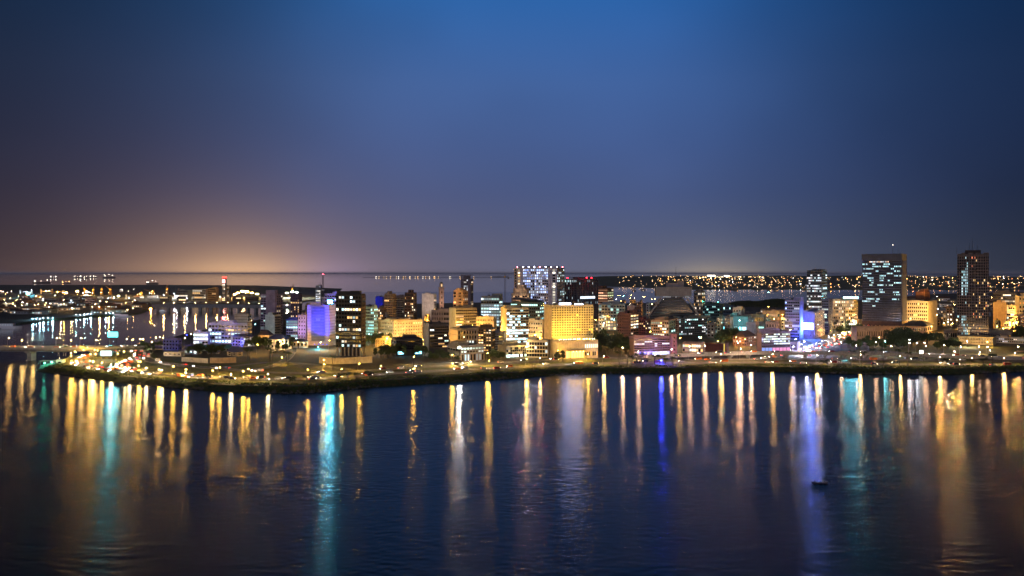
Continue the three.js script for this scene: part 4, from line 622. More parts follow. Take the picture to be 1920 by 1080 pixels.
facade(b, 'A', { n: 8, m: 11, wr: 0.55, hr: 0.5, lit: lits(0.14, WARM, { run: 1 }) }); { const { w1, w2, h, g } = b; new Build().box(w1 / 2, w1 / 2 + 0.5, 0, h - 0.3, -w2 / 2, w2 / 2).build('end_wall', conc(0xc8c4b8), g); new Build().box(-w1 * 0.24, w1 * 0.2, h, h + 11, -w2 * 0.45, w2 * 0.1).build('roof_house', conc(0x8a5a40), g); new Build().box(-w1 * 0.1, w1 * 0.16, h + 11, h + 14, -w2 * 0.4, 0).build('roof_house', conc(0x9a6a4c), g); } finish(b);
{ const t = block('pavilion', 'low pavilion with a wide grey hipped roof below the orange-ended block', 1694, 1735, 1746, 611, 890, 20, conc(0xb09070), { roof: null }); const { w1, w2, h, g } = t, X = w1 / 2 + 2.5, Z = w2 / 2 + 2.5; new Build().quad(V(-X, h, Z), V(X, h, Z), V(X - 8, h + 4.5, 0), V(-X + 8, h + 4.5, 0)).quad(V(X, h, -Z), V(-X, h, -Z), V(-X + 8, h + 4.5, 0), V(X - 8, h + 4.5, 0)).tri(V(X, h, Z), V(X, h, -Z), V(X - 8, h + 4.5, 0)).tri(V(-X, h, -Z), V(-X, h, Z), V(-X + 8, h + 4.5, 0)).box(-X, X, h - 0.4, h - 0.02, -Z, Z).build('roof', plain(0x4a4648, 0.8), g); facade(t, 'A', { n: 2, m: 10, wr: 0.6, hr: 0.45, lit: lits(0.15, TEAL) }); facade(t, 'B', { n: 2, m: 3, wall: conc(0xb09070) }); finish(t); }
// the bundled dark tower at the right
{
  const d = 862, s = d / FOCAL * 0.88, g = thing('ribbed_tower', 'tall brown-black tower of bundled vertical bays at the right edge', 'building', [across(1832, d), LAND, -d - 8], -0.47), y = (py) => heightAt(py, d) - LAND, H1 = y(474);
  const bays = [[-30, -22, 0], [-22, -15, 2], [-15, -9, 0.6], [-9, 0, 2.4], [0, 5, 1], [5, 14, 2.8], [14, 20, 1.2], [20, 30, 0]], wallM = conc(0x524a4c), tiny = new Map();
  new Build().box(-28 * s, 28 * s, 0, H1 - 1, -8, 11).build('core', conc(0x251f20), g);
  bays.forEach(([x0, x1, out], k) => {
    const X0 = x0 * s, X1 = x1 * s, Z = 12.5 + out; new Build().box(X0 + 0.05, X1 - 0.05, 0, H1 - (k % 2 ? 0 : 1.2), -9, Z - 0.5).build('bay', wallM, g);
    const m = Math.max(2, Math.round((X1 - X0) / 1.5)), cw = (X1 - X0) / m, rib = new Build(); for (let j = 0; j <= m; j++) { const x = X0 + j * cw; rib.box(Math.max(x - 0.22, X0 + 0.05), Math.min(x + 0.22, X1 - 0.05), 1, H1 - 2, Z - 0.5, Z + 0.35); } rib.build('ribs', conc(0x746a6c), g);
    for (let i = 0; i < 30; i++) for (let j = 0; j < m; j++) {
      const top = 29 - i; let p = k < 3 && k > 0 ? ((top > 3 && top < 14) ? 0.75 : top === 2 ? 0.7 : top > 20 ? 0.5 : 0.05) : k === 0 ? 0.03 : k > 3 ? (top > 7 ? 0.16 : 0.02) : 0.06;
      const mt = rnd() < p ? winMat(k < 3 ? pick([0xa8dce8, 0xc8e8f0]) : pick([0xffc868, 0xffd898, 0xff9060]), pick([0.4, 0.8, 1.2])) : darkGlass; let t = tiny.get(mt); if (!t) tiny.set(mt, t = new Build());
      const x = X0 + j * cw, yy = 2 + i * (H1 - 5) / 30; t.box(x + 0.24, x + cw - 0.24, yy, yy + 1.8, Z - 0.48, Z - 0.36);
    }
  });
  const list = [...tiny], o = new THREE.Mesh(mergeGeometries(list.map(([, t]) => t.geometry()), true), list.map(([m]) => m)); o.name = 'windows'; o.userData.kind = 'stuff'; g.add(o);
  new Build().box(-15 * s, 15 * s, H1 - 1, H1 + 2.6, -6, 9).build('roof_house', conc(0x33292a), g); for (const [x, t] of [[-0.5, 14], [-3, 9], [4, 8], [-14, 5]]) new Build().bar(V(x, H1, 0), V(x, H1 + t, 0), 0.22, 0.1).build('aerial', darkSteel, g);
}
b = block('slab_block', 'tan blank slab right of the bundled tower', 1862, 1887, 1890, 568, 1000, 8, conc(0xb89c70), { roof: { plant: 1 } }); finish(b);
b = block('grey_office', 'grey office with a few lit floors behind the tan slab', 1862, 1907, 1912, 550, 1080, 8, conc(0x6a665e), { roof: { plant: 3 } }); facade(b, 'A', { n: 11, m: 12, wr: 0.9, hr: 0.45, lit: lits(0.25, WARM, { run: 2, gain: 0.7 }) }); finish(b);
b = block('yellow_block', 'yellow floodlit block cut by the right picture edge', 1903, 1910, 1945, 556, 980, 76, conc(0xd4c49c), { roof: { plant: 1 } }); facade(b, 'B', { n: 9, m: 6, wr: 0.5, hr: 0.45, lit: lits(0.2, AMBER, { run: 1 }) }); finish(b);
b = block('office_block', 'white office with lit windows between the tan slab and yellow block', 1888, 1902, 1906, 574, 940, 14, conc(0xb8b4a4), { roof: { plant: 1 } }); facade(b, 'A', { n: 9, m: 4, wr: 0.85, hr: 0.5, lit: lits(0.5, COOL, { run: 2 }) }); finish(b);
b = block('yellow_barracks', 'long yellow two-storey building below the bundled tower', 1797, 1862, 1868, 633, 822, 6, conc(0xd8c690), { roof: { plant: 0, parapet: 0.4, over: 0.8 } }); facade(b, 'A', { n: 2, m: 22, wr: 0.36, hr: 0.42, lit: lits(0.06, WARM, { run: 1 }) }); finish(b);
b = block('white_annex', 'white low annex with lit windows right of the yellow building', 1866, 1921, 1924, 634, 836, 6, conc(0xbdb8a8), { roof: { plant: 1, parapet: 0.4 } }); facade(b, 'A', { n: 2, m: 16, wr: 0.7, hr: 0.45, lit: lits(0.4, WHITE, { run: 2, gain: 0.8 }) }); finish(b);
b = block('terrace_roof', 'long grey flat terrace roof at the foot of the bundled tower', 1770, 1896, 1900, 622, 848, 5, conc(0x6a6664), { roof: { plant: 2, parapet: 0.3 } }); facade(b, 'A', { n: 1, m: 30, wr: 0.7, hr: 0.4, lit: lits(0.12, WHITE, { run: 1 }) }); finish(b);
b = block('guard_house', 'small ochre lit hut at the road by the right edge', 1906, 1918, 1922, 659, 752, 10, conc(0xd4bc8c), { roof: { plant: 0, parapet: 0.3 } }); facade(b, 'A', { n: 1, m: 3, wr: 0.3, hr: 0.4 }); finish(b);

// small filling blocks in the second and third rows, where only roofs and a few windows show
const fillers = [
  [[488, 560], [596, 612], [960, 1120], 7, 'behind the villas near the inner lagoon'], [[640, 720], [588, 618], [860, 960], 7, 'behind the dark tower on columns'], [[780, 860], [586, 604], [940, 1080], 8, 'between the minaret and the ribbon offices'],
  [[880, 1010], [580, 600], [960, 1100], 7, 'behind the stepped office'], [[1100, 1240], [592, 615], [880, 1040], 9, 'in the dark quarter right of the golden hotel'], [[1130, 1240], [560, 580], [1200, 1500], 10, 'in the dim quarter left of the stepped tower'],
  [[1300, 1470], [590, 612], [900, 1000], 9, 'in the teal lit quarter below the hill'], [[1330, 1480], [578, 588], [1100, 1400], 9, 'in front of the wooded hill'], [[1700, 1800], [575, 605], [1050, 1500], 14, 'in the warm quarter left of the bundled tower'], [[1862, 1920], [590, 612], [880, 1000], 5, 'at the right edge beside the yellow block'], [[560, 760], [566, 576], [1300, 1700], 12, 'far behind the mauve and brown towers'], [[1540, 1620], [598, 606], [960, 1150], 5, 'along the bright avenue by the grid hotel'],
];
for (const [xs, ys, ds, count, where] of fillers) for (let k = 0; k < count; k++) {
  const L = mix(xs[0], xs[1], (k + rnd(0.8)) / count), d = rnd(...ds), w = rnd(9, 19) * 900 / d, top = rnd(...ys), M = L + w * rnd(0.6, 0.85), wall = pick([GREY, TAN, BROWN, PALE, conc(0x66707a), conc(0x7c6a66), OLIVE]);
  if (heightAt(top, d) - LAND < 3) continue;
  const t = block('small_block', 'small flat-roofed block ' + where, L, M, L + w, top, d, 25, wall, { roof: { plant: 1 }, group: 'small blocks ' + where });
  facade(t, 'A', { wr: 0.5, lit: lits(rnd(0.12, 0.4), pick([WARM, COOL, WHITE, MIXED]), { run: 1 }) }); if (rnd() < 0.5) facade(t, 'B', { lit: lits(0.2, MIXED, { run: 1 }) }); finish(t);
}

// ---------------------------------------------------------------- roads, bridges and viaduct
srand(404);
road('shore', 'shore road running along the grassy bank', [[152, 674], [148, 681], [160, 687], [190, 692], [240, 698], [300, 703], [380, 708], [470, 710.5], [560, 711], [640, 707], [740, 700], [850, 694], [960, 689], [1050, 684], [1150, 681], [1280, 680], [1420, 680], [1560, 681], [1700, 683], [1820, 684], [1980, 684]], 6.5, { lanes: 4 });
road('loop', 'loop ramp turning down from the bridge to the shore road', [[262, 655.5], [225, 658.5], [190, 662.5], [165, 667.5], [152, 673.5]], 4.5, { lift: 0.016 });
road('curve', 'double bend sweeping from the bridge down to the shore road', [[205, 653, 8], [236, 655, 6.4], [257, 661, 4.8], [262, 667, 3.6], [248, 676], [230, 684], [230, 690], [254, 696], [292, 701]], 5.5, { lift: 0.028, lanes: 3 });
road('inner', 'inner road winding past the walled houses and the towers', [[240, 649.5, 8], [262, 655, 5], [272, 663], [271, 670], [286, 677], [322, 683], [372, 688], [432, 693], [492, 697.5], [548, 699.5], [605, 699.5], [662, 697], [742, 691.5], [802, 687.5], [902, 682], [962, 679], [1052, 674], [1150, 671], [1230, 670.5]], 4.6, { lift: 0.04 });
road('lawn', 'narrow lit drive crossing the lawn up to the villas', [[470, 694], [500, 689], [525, 681], [540, 671], [548, 661]], 3, { lift: 0.052, dashes: false });
road('lawn2', 'pale drive along the lawn below the villas', [[398, 690], [450, 685], [500, 680], [560, 681], [620, 688], [660, 693]], 2.6, { lift: 0.064, dashes: false });
road('under', 'side road running under the viaduct', [[1290, 675.5], [1400, 674], [1560, 674], [1700, 675], [1930, 678.5]], 5, { lift: 0.016 });
road('avenue', 'bright avenue climbing inland between the screen block and the fin tower', [[1508, 671], [1530, 657], [1550, 646], [1574, 634], [1595, 624], [1613, 614], [1628, 607]], 8, { lanes: 4, lift: 0.028 });
road('crossing', 'wide crossing street at the bright junction', [[1440, 671], [1490, 659], [1530, 650], [1580, 645], [1640, 643]], 6, { lanes: 3, lift: 0.04 });

function deckBridge(name, label, pts, half, { girder = 2, piers = [], rail = true, lanes = 2, pierW = 1.2, foot = -1, key, parapetMat = GREY, spread = 0.7 }) {
  const curve = new THREE.CatmullRomCurve3(pts.map(([px, py, h]) => onGround(px, py, h)), false, 'centripetal'), len = curve.getLength(), n = Math.max(20, Math.round(len / 6)), up = V(0, 1, 0), g = thing(name, label, name.includes('viaduct') ? 'viaduct' : 'bridge');
  const deck = new Build(), par = [new Build(), new Build()]; let prev = null;
  for (let i = 0; i <= n; i++) {
    const p = curve.getPointAt(i / n), t = curve.getTangentAt(i / n), s = V().crossVectors(t, up).normalize(), at = (o, y) => V(p.x + s.x * o, p.y + y, p.z + s.z * o);
    const ring = [at(-half - 0.4, -0.05), at(half + 0.4, -0.05), at(half + 0.4, -0.9), at(half * spread, -girder), at(-half * spread, -girder), at(-half - 0.4, -0.9)], pr = [-1, 1].map((sd) => [at(sd * (half + 0.1), -0.04), at(sd * (half + 0.1), 1), at(sd * (half + 0.38), 1), at(sd * (half + 0.38), -0.04)]);
    if (prev) { for (let k = 0; k < 6; k++) deck.quad(prev.ring[k], ring[k], ring[(k + 1) % 6], prev.ring[(k + 1) % 6]); pr.forEach((q, j) => { for (let k = 0; k < 3; k++) par[j].quad(prev.pr[j][k], q[k], q[k + 1], prev.pr[j][k + 1]); }); }
    prev = { ring, pr };
  }
  deck.build('girder', GREY, g); par.forEach((q) => q.build('parapet', parapetMat, g)); ribbon(curve, n, half, 0.01, asphalt, g, 'carriageway'); for (const o of [-0.12, 0.12]) ribbon(curve, n, 0.07, 0.02, lineMat, g, 'centre_line', o);
  for (const u of piers) { const p = curve.getPointAt(u), t = curve.getTangentAt(u), m = new THREE.Matrix4().makeRotationY(Math.atan2(-t.z, t.x)).setPosition(p.x, 0, p.z); const q = new Build().box(-pierW, pierW, foot, p.y - girder - 1, -half * 0.45, half * 0.45, m); q.box(-pierW * 1.3, pierW * 1.3, p.y - girder - 1, p.y - girder + 0.05, -half * 0.85, half * 0.85, m); q.build('pier', GREY, g); }
  return roads[key] = { curve, half, len, lanes, g };
}
deckBridge('lagoon_bridge', 'long girder bridge entering from the left edge over the lagoon', [[-90, 652, 10], [20, 652, 10], [110, 652, 10], [180, 651.5, 9.6], [240, 650, 8.6], [300, 648, 6.5]], 7.5, { girder: 2.6, piers: [0.02, 0.36, 0.62, 0.86], key: 'bridge', pierW: 1.6, lanes: 4 });
deckBridge('shore_viaduct', 'low viaduct on paired columns behind the shore road', [[1215, 670, 3.4], [1260, 667, 5], [1310, 664.5, 6.4], [1400, 661.8, 7], [1500, 661.2, 7], [1600, 661.4, 7], [1700, 664, 6.6], [1800, 668, 5.4], [1880, 671.5, 4], [1960, 674, 3.2]], 5, { girder: 1.3, piers: [0.16, 0.21, 0.26, 0.31, 0.36, 0.41, 0.46, 0.51, 0.56, 0.61, 0.66, 0.71, 0.76], foot: LAND, key: 'viaduct', pierW: 0.7 });
deckBridge('far_bridge', 'distant grey bridge with a row of amber lamps across the inner lagoon', [[288, 572, 11.5], [350, 571.6, 12], [420, 571.6, 12], [500, 573, 12], [560, 575, 11]], 6, { girder: 5, piers: Array.from({ length: 15 }, (_, k) => 0.03 + k * 0.066), key: 'farbridge', pierW: 2.4, spread: 0.95 });

// ---------------------------------------------------------------- street lamps
const bulbGeo = new THREE.SphereGeometry(0.22, 10, 8), AMB = 0xffc048, SOD = 0xffc870, PINKLAMP = 0xffc898;
function streetLamp(label, group, px, py, d, hex, cd, { base = LAND, e = 150, double = false, light = true, name = 'street_lamp', r = 0.22, size = 42 } = {}) {
  const y = heightAt(py, d) - base, g = thing(name, label, 'street lamp', [across(px, d), base, -d], rnd(-0.6, 0.6), group), q = new Build();
  q.bar(V(0, 0, 0), V(0, y + 0.4, 0), 0.13, 0.07); const heads = double ? [-1.3, 1.3] : [1.0]; for (const x of heads) q.bar(V(0, y + 0.3, 0), V(x, y + 0.35, 0), 0.06, 0.05); q.build('pole', steel, g);
  for (const x of heads) { const hd = new Build().box(x - 0.32, x + 0.32, y + 0.24, y + 0.4, -0.18, 0.18).build('lamp_head', darkSteel, g), m = part('lamp_bulb', bulbGeo, glow(hex, e), hd); m.position.set(x, y, 0); if (r !== 0.22) m.scale.setScalar(r / 0.22); if (light) { const l = new THREE.PointLight(hex, cd / heads.length); l.position.set(x, y, 0); l.shadow.radius = size; l.name = 'lamp'; g.add(l); } }
  return g;
}
for (const [px, py] of [[14, 634], [40, 638], [58, 635], [105, 634], [132, 638], [150, 634], [179, 638], [235, 636]]) streetLamp('slim amber lamp on the long girder bridge', 'lamps along the girder bridge', px, py, 716, SOD, 320, { base: 10 });
for (const [px, py] of [[247, 637], [283, 641], [291, 633], [298, 632], [304, 633], [312, 634], [327, 631], [345, 634], [357, 626]]) streetLamp('amber lamp at the landward end of the girder bridge', 'lamps at the bridge head', px, py, 790, SOD, 450);
streetLamp('dazzling cluster lamp at the bridge head', null, 266, 636, 775, 0xffc060, 1400, { e: 240, double: true });
for (const [px, py] of [[131, 662], [131, 667], [138, 659], [154, 656], [168, 664], [176, 664], [175, 656], [181, 657], [218, 663], [230, 659], [166, 677], [189, 680], [257, 678], [261, 678], [257, 686], [295, 693]]) { const d = 111421 / (py + 14 - HORIZON); streetLamp('amber lamp inside the interchange loops', 'lamps among the interchange ramps', px, py, d, AMB, 620); }
for (const [px, py] of [[322, 687], [346, 693], [396, 695], [409, 689], [454, 696], [463, 692], [574, 693], [605, 683], [638, 692], [526, 670], [605, 675], [671, 682]]) { const d = 111421 / (Math.min(py + 13, 709) - HORIZON); streetLamp('amber lamp on the lawn between the curving roads', 'lamps along the lawn roads', px, py, d, AMB, 900); }
for (const [px, py] of [[712, 686], [773, 669], [846, 665], [846, 682], [912, 662], [915, 676], [985, 673], [1044, 657], [1100, 664], [1165, 652], [1195, 659], [1257, 655], [1291, 649], [1320, 648], [1382, 643], [1387, 654], [1406, 647]]) streetLamp('amber lamp beside the boulevard in front of the offices', 'lamps along the boulevard', px, py, px < 1000 ? 640 : 682 + (py - 660) * -0.4, px > 1150 ? PINKLAMP : AMB, 950);
for (const [px, py] of [[1575, 641], [1604, 648], [1640, 642], [1669, 649], [1704, 643], [1731, 643], [1734, 649], [1769, 647], [1787, 659], [1799, 650], [1834, 650], [1849, 650], [1854, 657], [1907, 650], [1901, 661], [1656, 656], [1835, 661]]) streetLamp('pinkish amber lamp in the park behind the viaduct', 'lamps in the park right of the crossing', px, py, 728, PINKLAMP, 480);
for (const [px, py] of [[1717, 643], [1703, 637]]) streetLamp('cold white lamp among the park trees', 'white lamps among the park trees', px, py, 740, 0xe8f0ff, 600);
streetLamp('lone cyan lamp in front of the park trees', null, 1657, 640, 735, 0x80f0ff, 600);
for (const [px, py] of [[152, 667], [172, 678], [205, 684], [232, 676], [250, 664], [240, 690], [272, 690], [300, 694], [345, 699], [430, 702], [500, 701]]) streetLamp('pale amber lamp lining the ramps and the shore road', 'added pale lamps of the ramps', px, py, 111421 / (py + 14 - HORIZON), 0xffdc98, 420);  // lamps added so that their light whitens the ramps and the road
// tall lamps along the shore road, mostly added to give it its bright band
for (const [px, py] of [[760, 684], [880, 678], [1010, 671], [1130, 668], [1270, 666], [1350, 664], [1446, 664], [1530, 665], [1612, 665], [1685, 668], [1760, 670], [1820, 671], [1880, 671]]) streetLamp('thin tall lamp on the water side of the shore road', 'added lamps on the water side', px, py, 652, SOD, 850);
// town lamps, some at bright spots, most unseen and added for the facades
const addedTownLamps = [[548, 640, 810, 900], [486, 640, 850, 600], [700, 652, 800, 700], [722, 646, 815, 900], [760, 634, 815, 1800], [778, 634, 808, 2600], [748, 636, 820, 1600], [792, 645, 790, 1100], [800, 600, 960, 700], [835, 612, 860, 800], [884, 610, 850, 900], [930, 618, 820, 900], [968, 645, 720, 500], [1002, 628, 770, 1100], [1014, 640, 760, 700], [868, 632, 750, 600], [770, 600, 950, 700], [660, 600, 900, 600], [1200, 645, 760, 600], [1218, 622, 830, 500], [1245, 622, 820, 500], [1344, 640, 770, 500], [1450, 598, 940, 1500], [1466, 590, 960, 1300], [1440, 575, 1150, 500], [1562, 628, 930, 1600], [1582, 620, 980, 1800], [1598, 612, 1010, 2200], [1615, 605, 1040, 2200], [1745, 612, 930, 1500], [1768, 606, 960, 2200], [1792, 600, 960, 2600], [1784, 606, 930, 2000], [1800, 606, 930, 2000], [1776, 604, 940, 1600], [1798, 612, 900, 1500], [1868, 612, 900, 1500], [1880, 616, 880, 1500], [1898, 606, 905, 2200], [1916, 590, 930, 3000], [1755, 590, 975, 2500], [1812, 640, 800, 700], [1850, 641, 800, 700], [1480, 618, 830, 800], [1115, 600, 1000, 900], [1140, 604, 960, 700], [1230, 570, 1300, 1600], [1215, 574, 1350, 1600]];
addedTownLamps.forEach(([px, py, d, cd], k) => streetLamp('amber street lamp standing between the office buildings', 'added street lamps between the buildings', px, py, d, k % 7 === 6 ? 0xfff0d0 : 0xffb648, cd * 3.3, { e: 120 + cd / 8 }));
for (const [px, py, d, hex, cd] of [[1352, 606, 930, 0x60f0ff, 900], [1366, 616, 880, 0x60f0ff, 700], [1385, 600, 955, 0x9ff6ff, 1200], [1310, 633, 800, 0x70e8ff, 600], [1345, 566, 1200, 0x50ffc0, 500], [1150, 600, 960, 0x90f0ff, 900], [1130, 606, 930, 0x90f0ff, 700], [1168, 555, 1500, 0x80e8ff, 1500], [1440, 548, 1500, 0xa0f0ff, 900], [595, 651, 780, 0x50e8ff, 900], [477, 608, 880, 0x70e0ff, 900], [690, 627, 830, 0x90ffd0, 500]]) streetLamp('cold cyan lamp between the office buildings', 'cyan lamps between the buildings', px, py, d, hex, cd * 1.6, { e: 160 });
for (const [x0, x1, d0, d1, n] of [[470, 640, 730, 800, 5], [640, 800, 740, 830, 5], [800, 1020, 690, 830, 8], [1120, 1300, 740, 860, 4], [1300, 1480, 770, 900, 4], [1600, 1790, 800, 900, 2]]) for (let k = 0; k < n; k++) { const d = rnd(d0, d1), h = rnd(7, 9); streetLamp('amber side-street lamp half hidden among the buildings', 'added fill lamps', mix(x0, x1, (k + rnd(0.9)) / n), HORIZON + (EYE - LAND - h) * FOCAL / d, d, pick([0xffb648, 0xffb648, 0xffcf80]), 1500); }  // random lamps added to brighten the dark gaps between the buildings
// bright white lamps of the crossing
for (const [px, py] of [[1486, 650], [1500, 646], [1515, 648], [1528, 644], [1506, 640], [1490, 636], [1540, 640], [1552, 632], [1510, 654], [1536, 652]]) streetLamp('blue-white lamp over the bright crossing', 'lamps over the crossing', px, py, 111421 / (py + 16 - HORIZON), 0xd0d4ff, 900, { e: 200 });

// ---------------------------------------------------------------- floodlights that wash the buildings
const at3 = (px, py, d) => [across(px, d), heightAt(py, d), -d];
flood('roof_floodlight', 'dazzling cyan floodlight on the roof beside the dark tower', 619, 566, 806, 0x58dcff, 7000, { size: 4, e: 90, angle: 1.3, pole: 39.5 });
for (const [px, py] of [[590, 646], [598, 646], [606, 646], [613, 646]]) flood('facade_floodlight', 'blue floodlight at the foot of the finned tower', px, py, 800, 0x1424ff, 9500, { size: 0.9, e: 20, aim: at3(px, 590, 813), angle: 0.8, group: 'blue floodlights of the finned tower' });
for (const [px, py] of [[400, 645], [425, 645], [450, 645], [372, 645]]) flood('facade_floodlight', 'violet-blue floodlight in front of the blue office', px, py, 795, 0x6a74ff, 1800, { size: 0.8, e: 12, aim: at3(px, 622, 835), angle: 0.9, group: 'floodlights of the blue office' });
for (const [px, py, d, T] of [[626, 556, 885, [622, 545, 905]], [600, 540, 1090, [606, 525, 1100]], [712, 572, 1085, [711, 562, 1100]], [322, 650, 745, [322, 640, 765]], [350, 628, 850, [380, 632, 830]]]) flood('facade_floodlight', 'small deep blue floodlight shining up a wall', px, py, d, 0x3040ff, 900, { size: 0.8, e: 20, aim: at3(...T), angle: 1.0, group: 'small deep blue floodlights' });
for (const [px, py, d, T, hex] of [[505, 632, 950, [505, 580, 1000], 0xd890ff], [560, 632, 840, [566, 605, 860], 0xc0a0ff], [545, 640, 790, [530, 640, 775], 0xffe0a0], [812, 585, 1070, [803, 560, 1100], 0xffd8c0], [862, 580, 970, [862, 555, 1000], 0xffb050], [828, 582, 1225, [828, 545, 1250], 0xffc8a0], [975, 566, 1110, [978, 545, 1150], 0xffd0a0]]) flood('facade_floodlight', 'soft floodlight washing a tower wall from below', px, py, d, hex, 3200, { size: 0.9, e: 12, aim: at3(...T), angle: 0.8, group: 'soft wall floodlights' });
for (const px of [1040, 1055, 1070, 1085, 1100]) flood('facade_floodlight', 'gold floodlight on the hotel terrace', px, 637, 712, 0xffcc48, 3200, { size: 0.9, e: 40, aim: at3(px + 1, 606, 733), angle: 1.0, group: 'gold floodlights of the hotel' });
for (let k = 0; k < 9; k++) flood('roof_floodlight', 'cold white floodlight on the roof edge of the white tower', 970 + k * 10.6, 500.6, 1156 + k * 0.2, k % 4 === 0 ? 0xff6070 : 0xcfd6ff, 500, { size: 1.1, e: 40, group: 'roof lights of the white tower' });
for (const [px, py] of [[1064, 521], [1100, 521], [1109, 521]]) flood('roof_floodlight', 'red obstruction light on the dark bank tower', px, py, 1062, 0xff2030, 200, { size: 1.1, e: 30, point: true, group: 'red lights of the bank tower' });
flood('yard_floodlight', 'starry white floodlight on a pole at the low front block', 861, 652, 664, 0xfff4e0, 2600, { size: 1.4, e: 220, pole: true, point: true });
flood('palm_floodlight', 'deep blue floodlight among the shore palms', 1240, 676, 655, 0x3038ff, 2600, { size: 1, e: 60, pole: true, point: true });
for (const px of [1226, 1240, 1252]) flood('facade_floodlight', 'lilac floodlight under the pink office', px, 667, 706, 0x8a80ff, 900, { size: 0.8, e: 50, point: true, group: 'lilac floodlights of the pink office' });
for (const [px, py] of [[1498, 630], [1520, 628]]) flood('facade_floodlight', 'blue floodlight below the video screen', px, py, 880, 0x4a60ff, 3000, { size: 1, e: 30, aim: at3(px, 600, 905), angle: 1, group: 'blue floodlights by the screen' });
for (const [px, py] of [[1190, 654], [1170, 655]]) flood('tree_floodlight', 'yellow floodlight aimed into the trees by the pink office', px, py, 735, 0xffd020, 500, { size: 0.7, e: 20, aim: at3(px - 6, 640, 745), angle: 1, group: 'yellow tree lights' });

// ---------------------------------------------------------------- trees, palms, bushes
srand(505);
function crownGeometry(n, rx, ry, leaf) {                                 // leaves gathered in clumps with gaps between
  const b = new Build(), clumps = Array.from({ length: 16 }, () => { const a = rnd(6.283), e = rnd(-0.7, 1), r = Math.sqrt(rnd(0.1, 1)), c = Math.sqrt(1 - Math.min(0.99, e * e)); return [Math.cos(a) * c * r * rx * 0.8, e * ry * 0.75, Math.sin(a) * c * r * rx * 0.8, rnd(0.22, 0.42) * rx]; });
  for (let k = 0; k < n; k++) {
    const c = clumps[k % clumps.length], a = rnd(6.283), z = rnd(-1, 1), r = c[3] * Math.cbrt(rnd(0.15, 1)), s = Math.sqrt(1 - z * z), p = V(c[0] + Math.cos(a) * s * r, c[1] + z * r * 0.8, c[2] + Math.sin(a) * s * r);
    const u = V(rnd(-1, 1), rnd(-1, 1), rnd(-1, 1)).normalize(), w = V().crossVectors(u, V(rnd(-1, 1), 1, rnd(-1, 1))).normalize(), l = leaf * rnd(0.6, 1.3);
    b.quad(p, p.clone().addScaledVector(u, l * 0.5).addScaledVector(w, l * 0.3), p.clone().addScaledVector(u, l), p.clone().addScaledVector(u, l * 0.5).addScaledVector(w, -l * 0.3));
  }
  return b.geometry();
}
function trunkGeometry(h, rx, r) { const b = new Build(); b.bar(V(0, -0.3, 0), V(0.1, h, 0), r, r * 0.6, 7); for (let k = 0; k < 6; k++) { const a = k * 1.05 + rnd(0.5), y = h * rnd(0.65, 1); b.bar(V(0.05, y, 0), V(Math.cos(a) * rx * 0.6, h + rnd(0.6, 2.2), Math.sin(a) * rx * 0.6), r * 0.45, r * 0.15, 5); } return b.geometry(); }
const treeKinds = [[1500, 4.6, 3.6, 0.85, 3.4], [1300, 3.4, 4.2, 0.8, 3], [1700, 6, 3.4, 0.95, 4]].map(([n, rx, ry, leaf, h]) => ({ crown: crownGeometry(n, rx, ry, leaf), trunk: trunkGeometry(h, rx, 0.32), h: h + ry * 0.75 }));
const leafTones = [leafMat, new THREE.MeshStandardMaterial({ name: 'leaves', color: 0x334420, roughness: 0.8, side: THREE.DoubleSide }), new THREE.MeshStandardMaterial({ name: 'leaves', color: 0x243216, roughness: 0.8, side: THREE.DoubleSide })];
function tree(label, group, x, z, s, kind = Math.floor(rnd(3)), base = LAND) {
  const k = treeKinds[kind], g = thing('tree', label, 'tree', [x, base, z], rnd(6.28), group); g.scale.set(s, s * rnd(0.9, 1.15), s);
  part('trunk', k.trunk, barkMat, g); const c = part('crown', k.crown, pick(leafTones), g); c.position.y = k.h; return g;
}
function grove(label, group, list) { for (const [px, d, s, kind] of list) tree(label, group, across(px, d), -d, s, kind); }
const spread = (n, x0, x1, d0, d1, s0, s1) => Array.from({ length: n }, (_, k) => [mix(x0, x1, (k + rnd(0.9)) / n), rnd(d0, d1), rnd(s0, s1)]);
grove('dense dark tree in the garden right of the golden hotel', 'garden trees right of the hotel', spread(13, 1116, 1176, 715, 830, 1, 1.7));
grove('rounded park tree below the great fin tower', 'park trees below the fin tower', spread(20, 1584, 1722, 760, 820, 0.7, 1.05));
grove('large spreading park tree before the pavilion', 'spreading trees before the pavilion', [[1676, 800, 1.5, 2], [1690, 815, 1.9, 2], [1704, 800, 1.5, 2], [1738, 815, 1.3, 2], [1755, 820, 1.3, 2], [1722, 830, 1.2, 2]]);
grove('tree standing beside the long yellow building', 'trees by the yellow building', spread(8, 1756, 1800, 760, 830, 0.6, 1.0)); grove('tree on the slope right of the annex', 'trees at the right edge', spread(8, 1866, 1925, 850, 900, 1, 1.5));
grove('dark tree in the yard of the teal lit quarter', 'trees of the teal quarter', spread(12, 1345, 1380, 800, 880, 0.9, 1.3)); grove('bushy tree by the villas above the lawn', 'trees by the villas', spread(12, 468, 560, 740, 800, 0.7, 1.2));
grove('small tree between the walled houses', 'trees between the walled houses', spread(9, 352, 425, 705, 745, 0.6, 1.0)); grove('dark shrub-like tree in front of the dark hall', 'trees before the dark hall', spread(12, 700, 800, 690, 710, 0.6, 1.0));
grove('low tree at the foot of the ribbon block', 'trees at the ribbon block', spread(8, 798, 862, 672, 690, 0.5, 0.85)); grove('small street tree before the glazed block', 'street trees of the glazed block', [[915, 668, 0.7, 1], [925, 676, 0.9, 0], [938, 672, 0.8, 0], [1054, 668, 0.9, 1], [1046, 672, 0.7, 0]]);
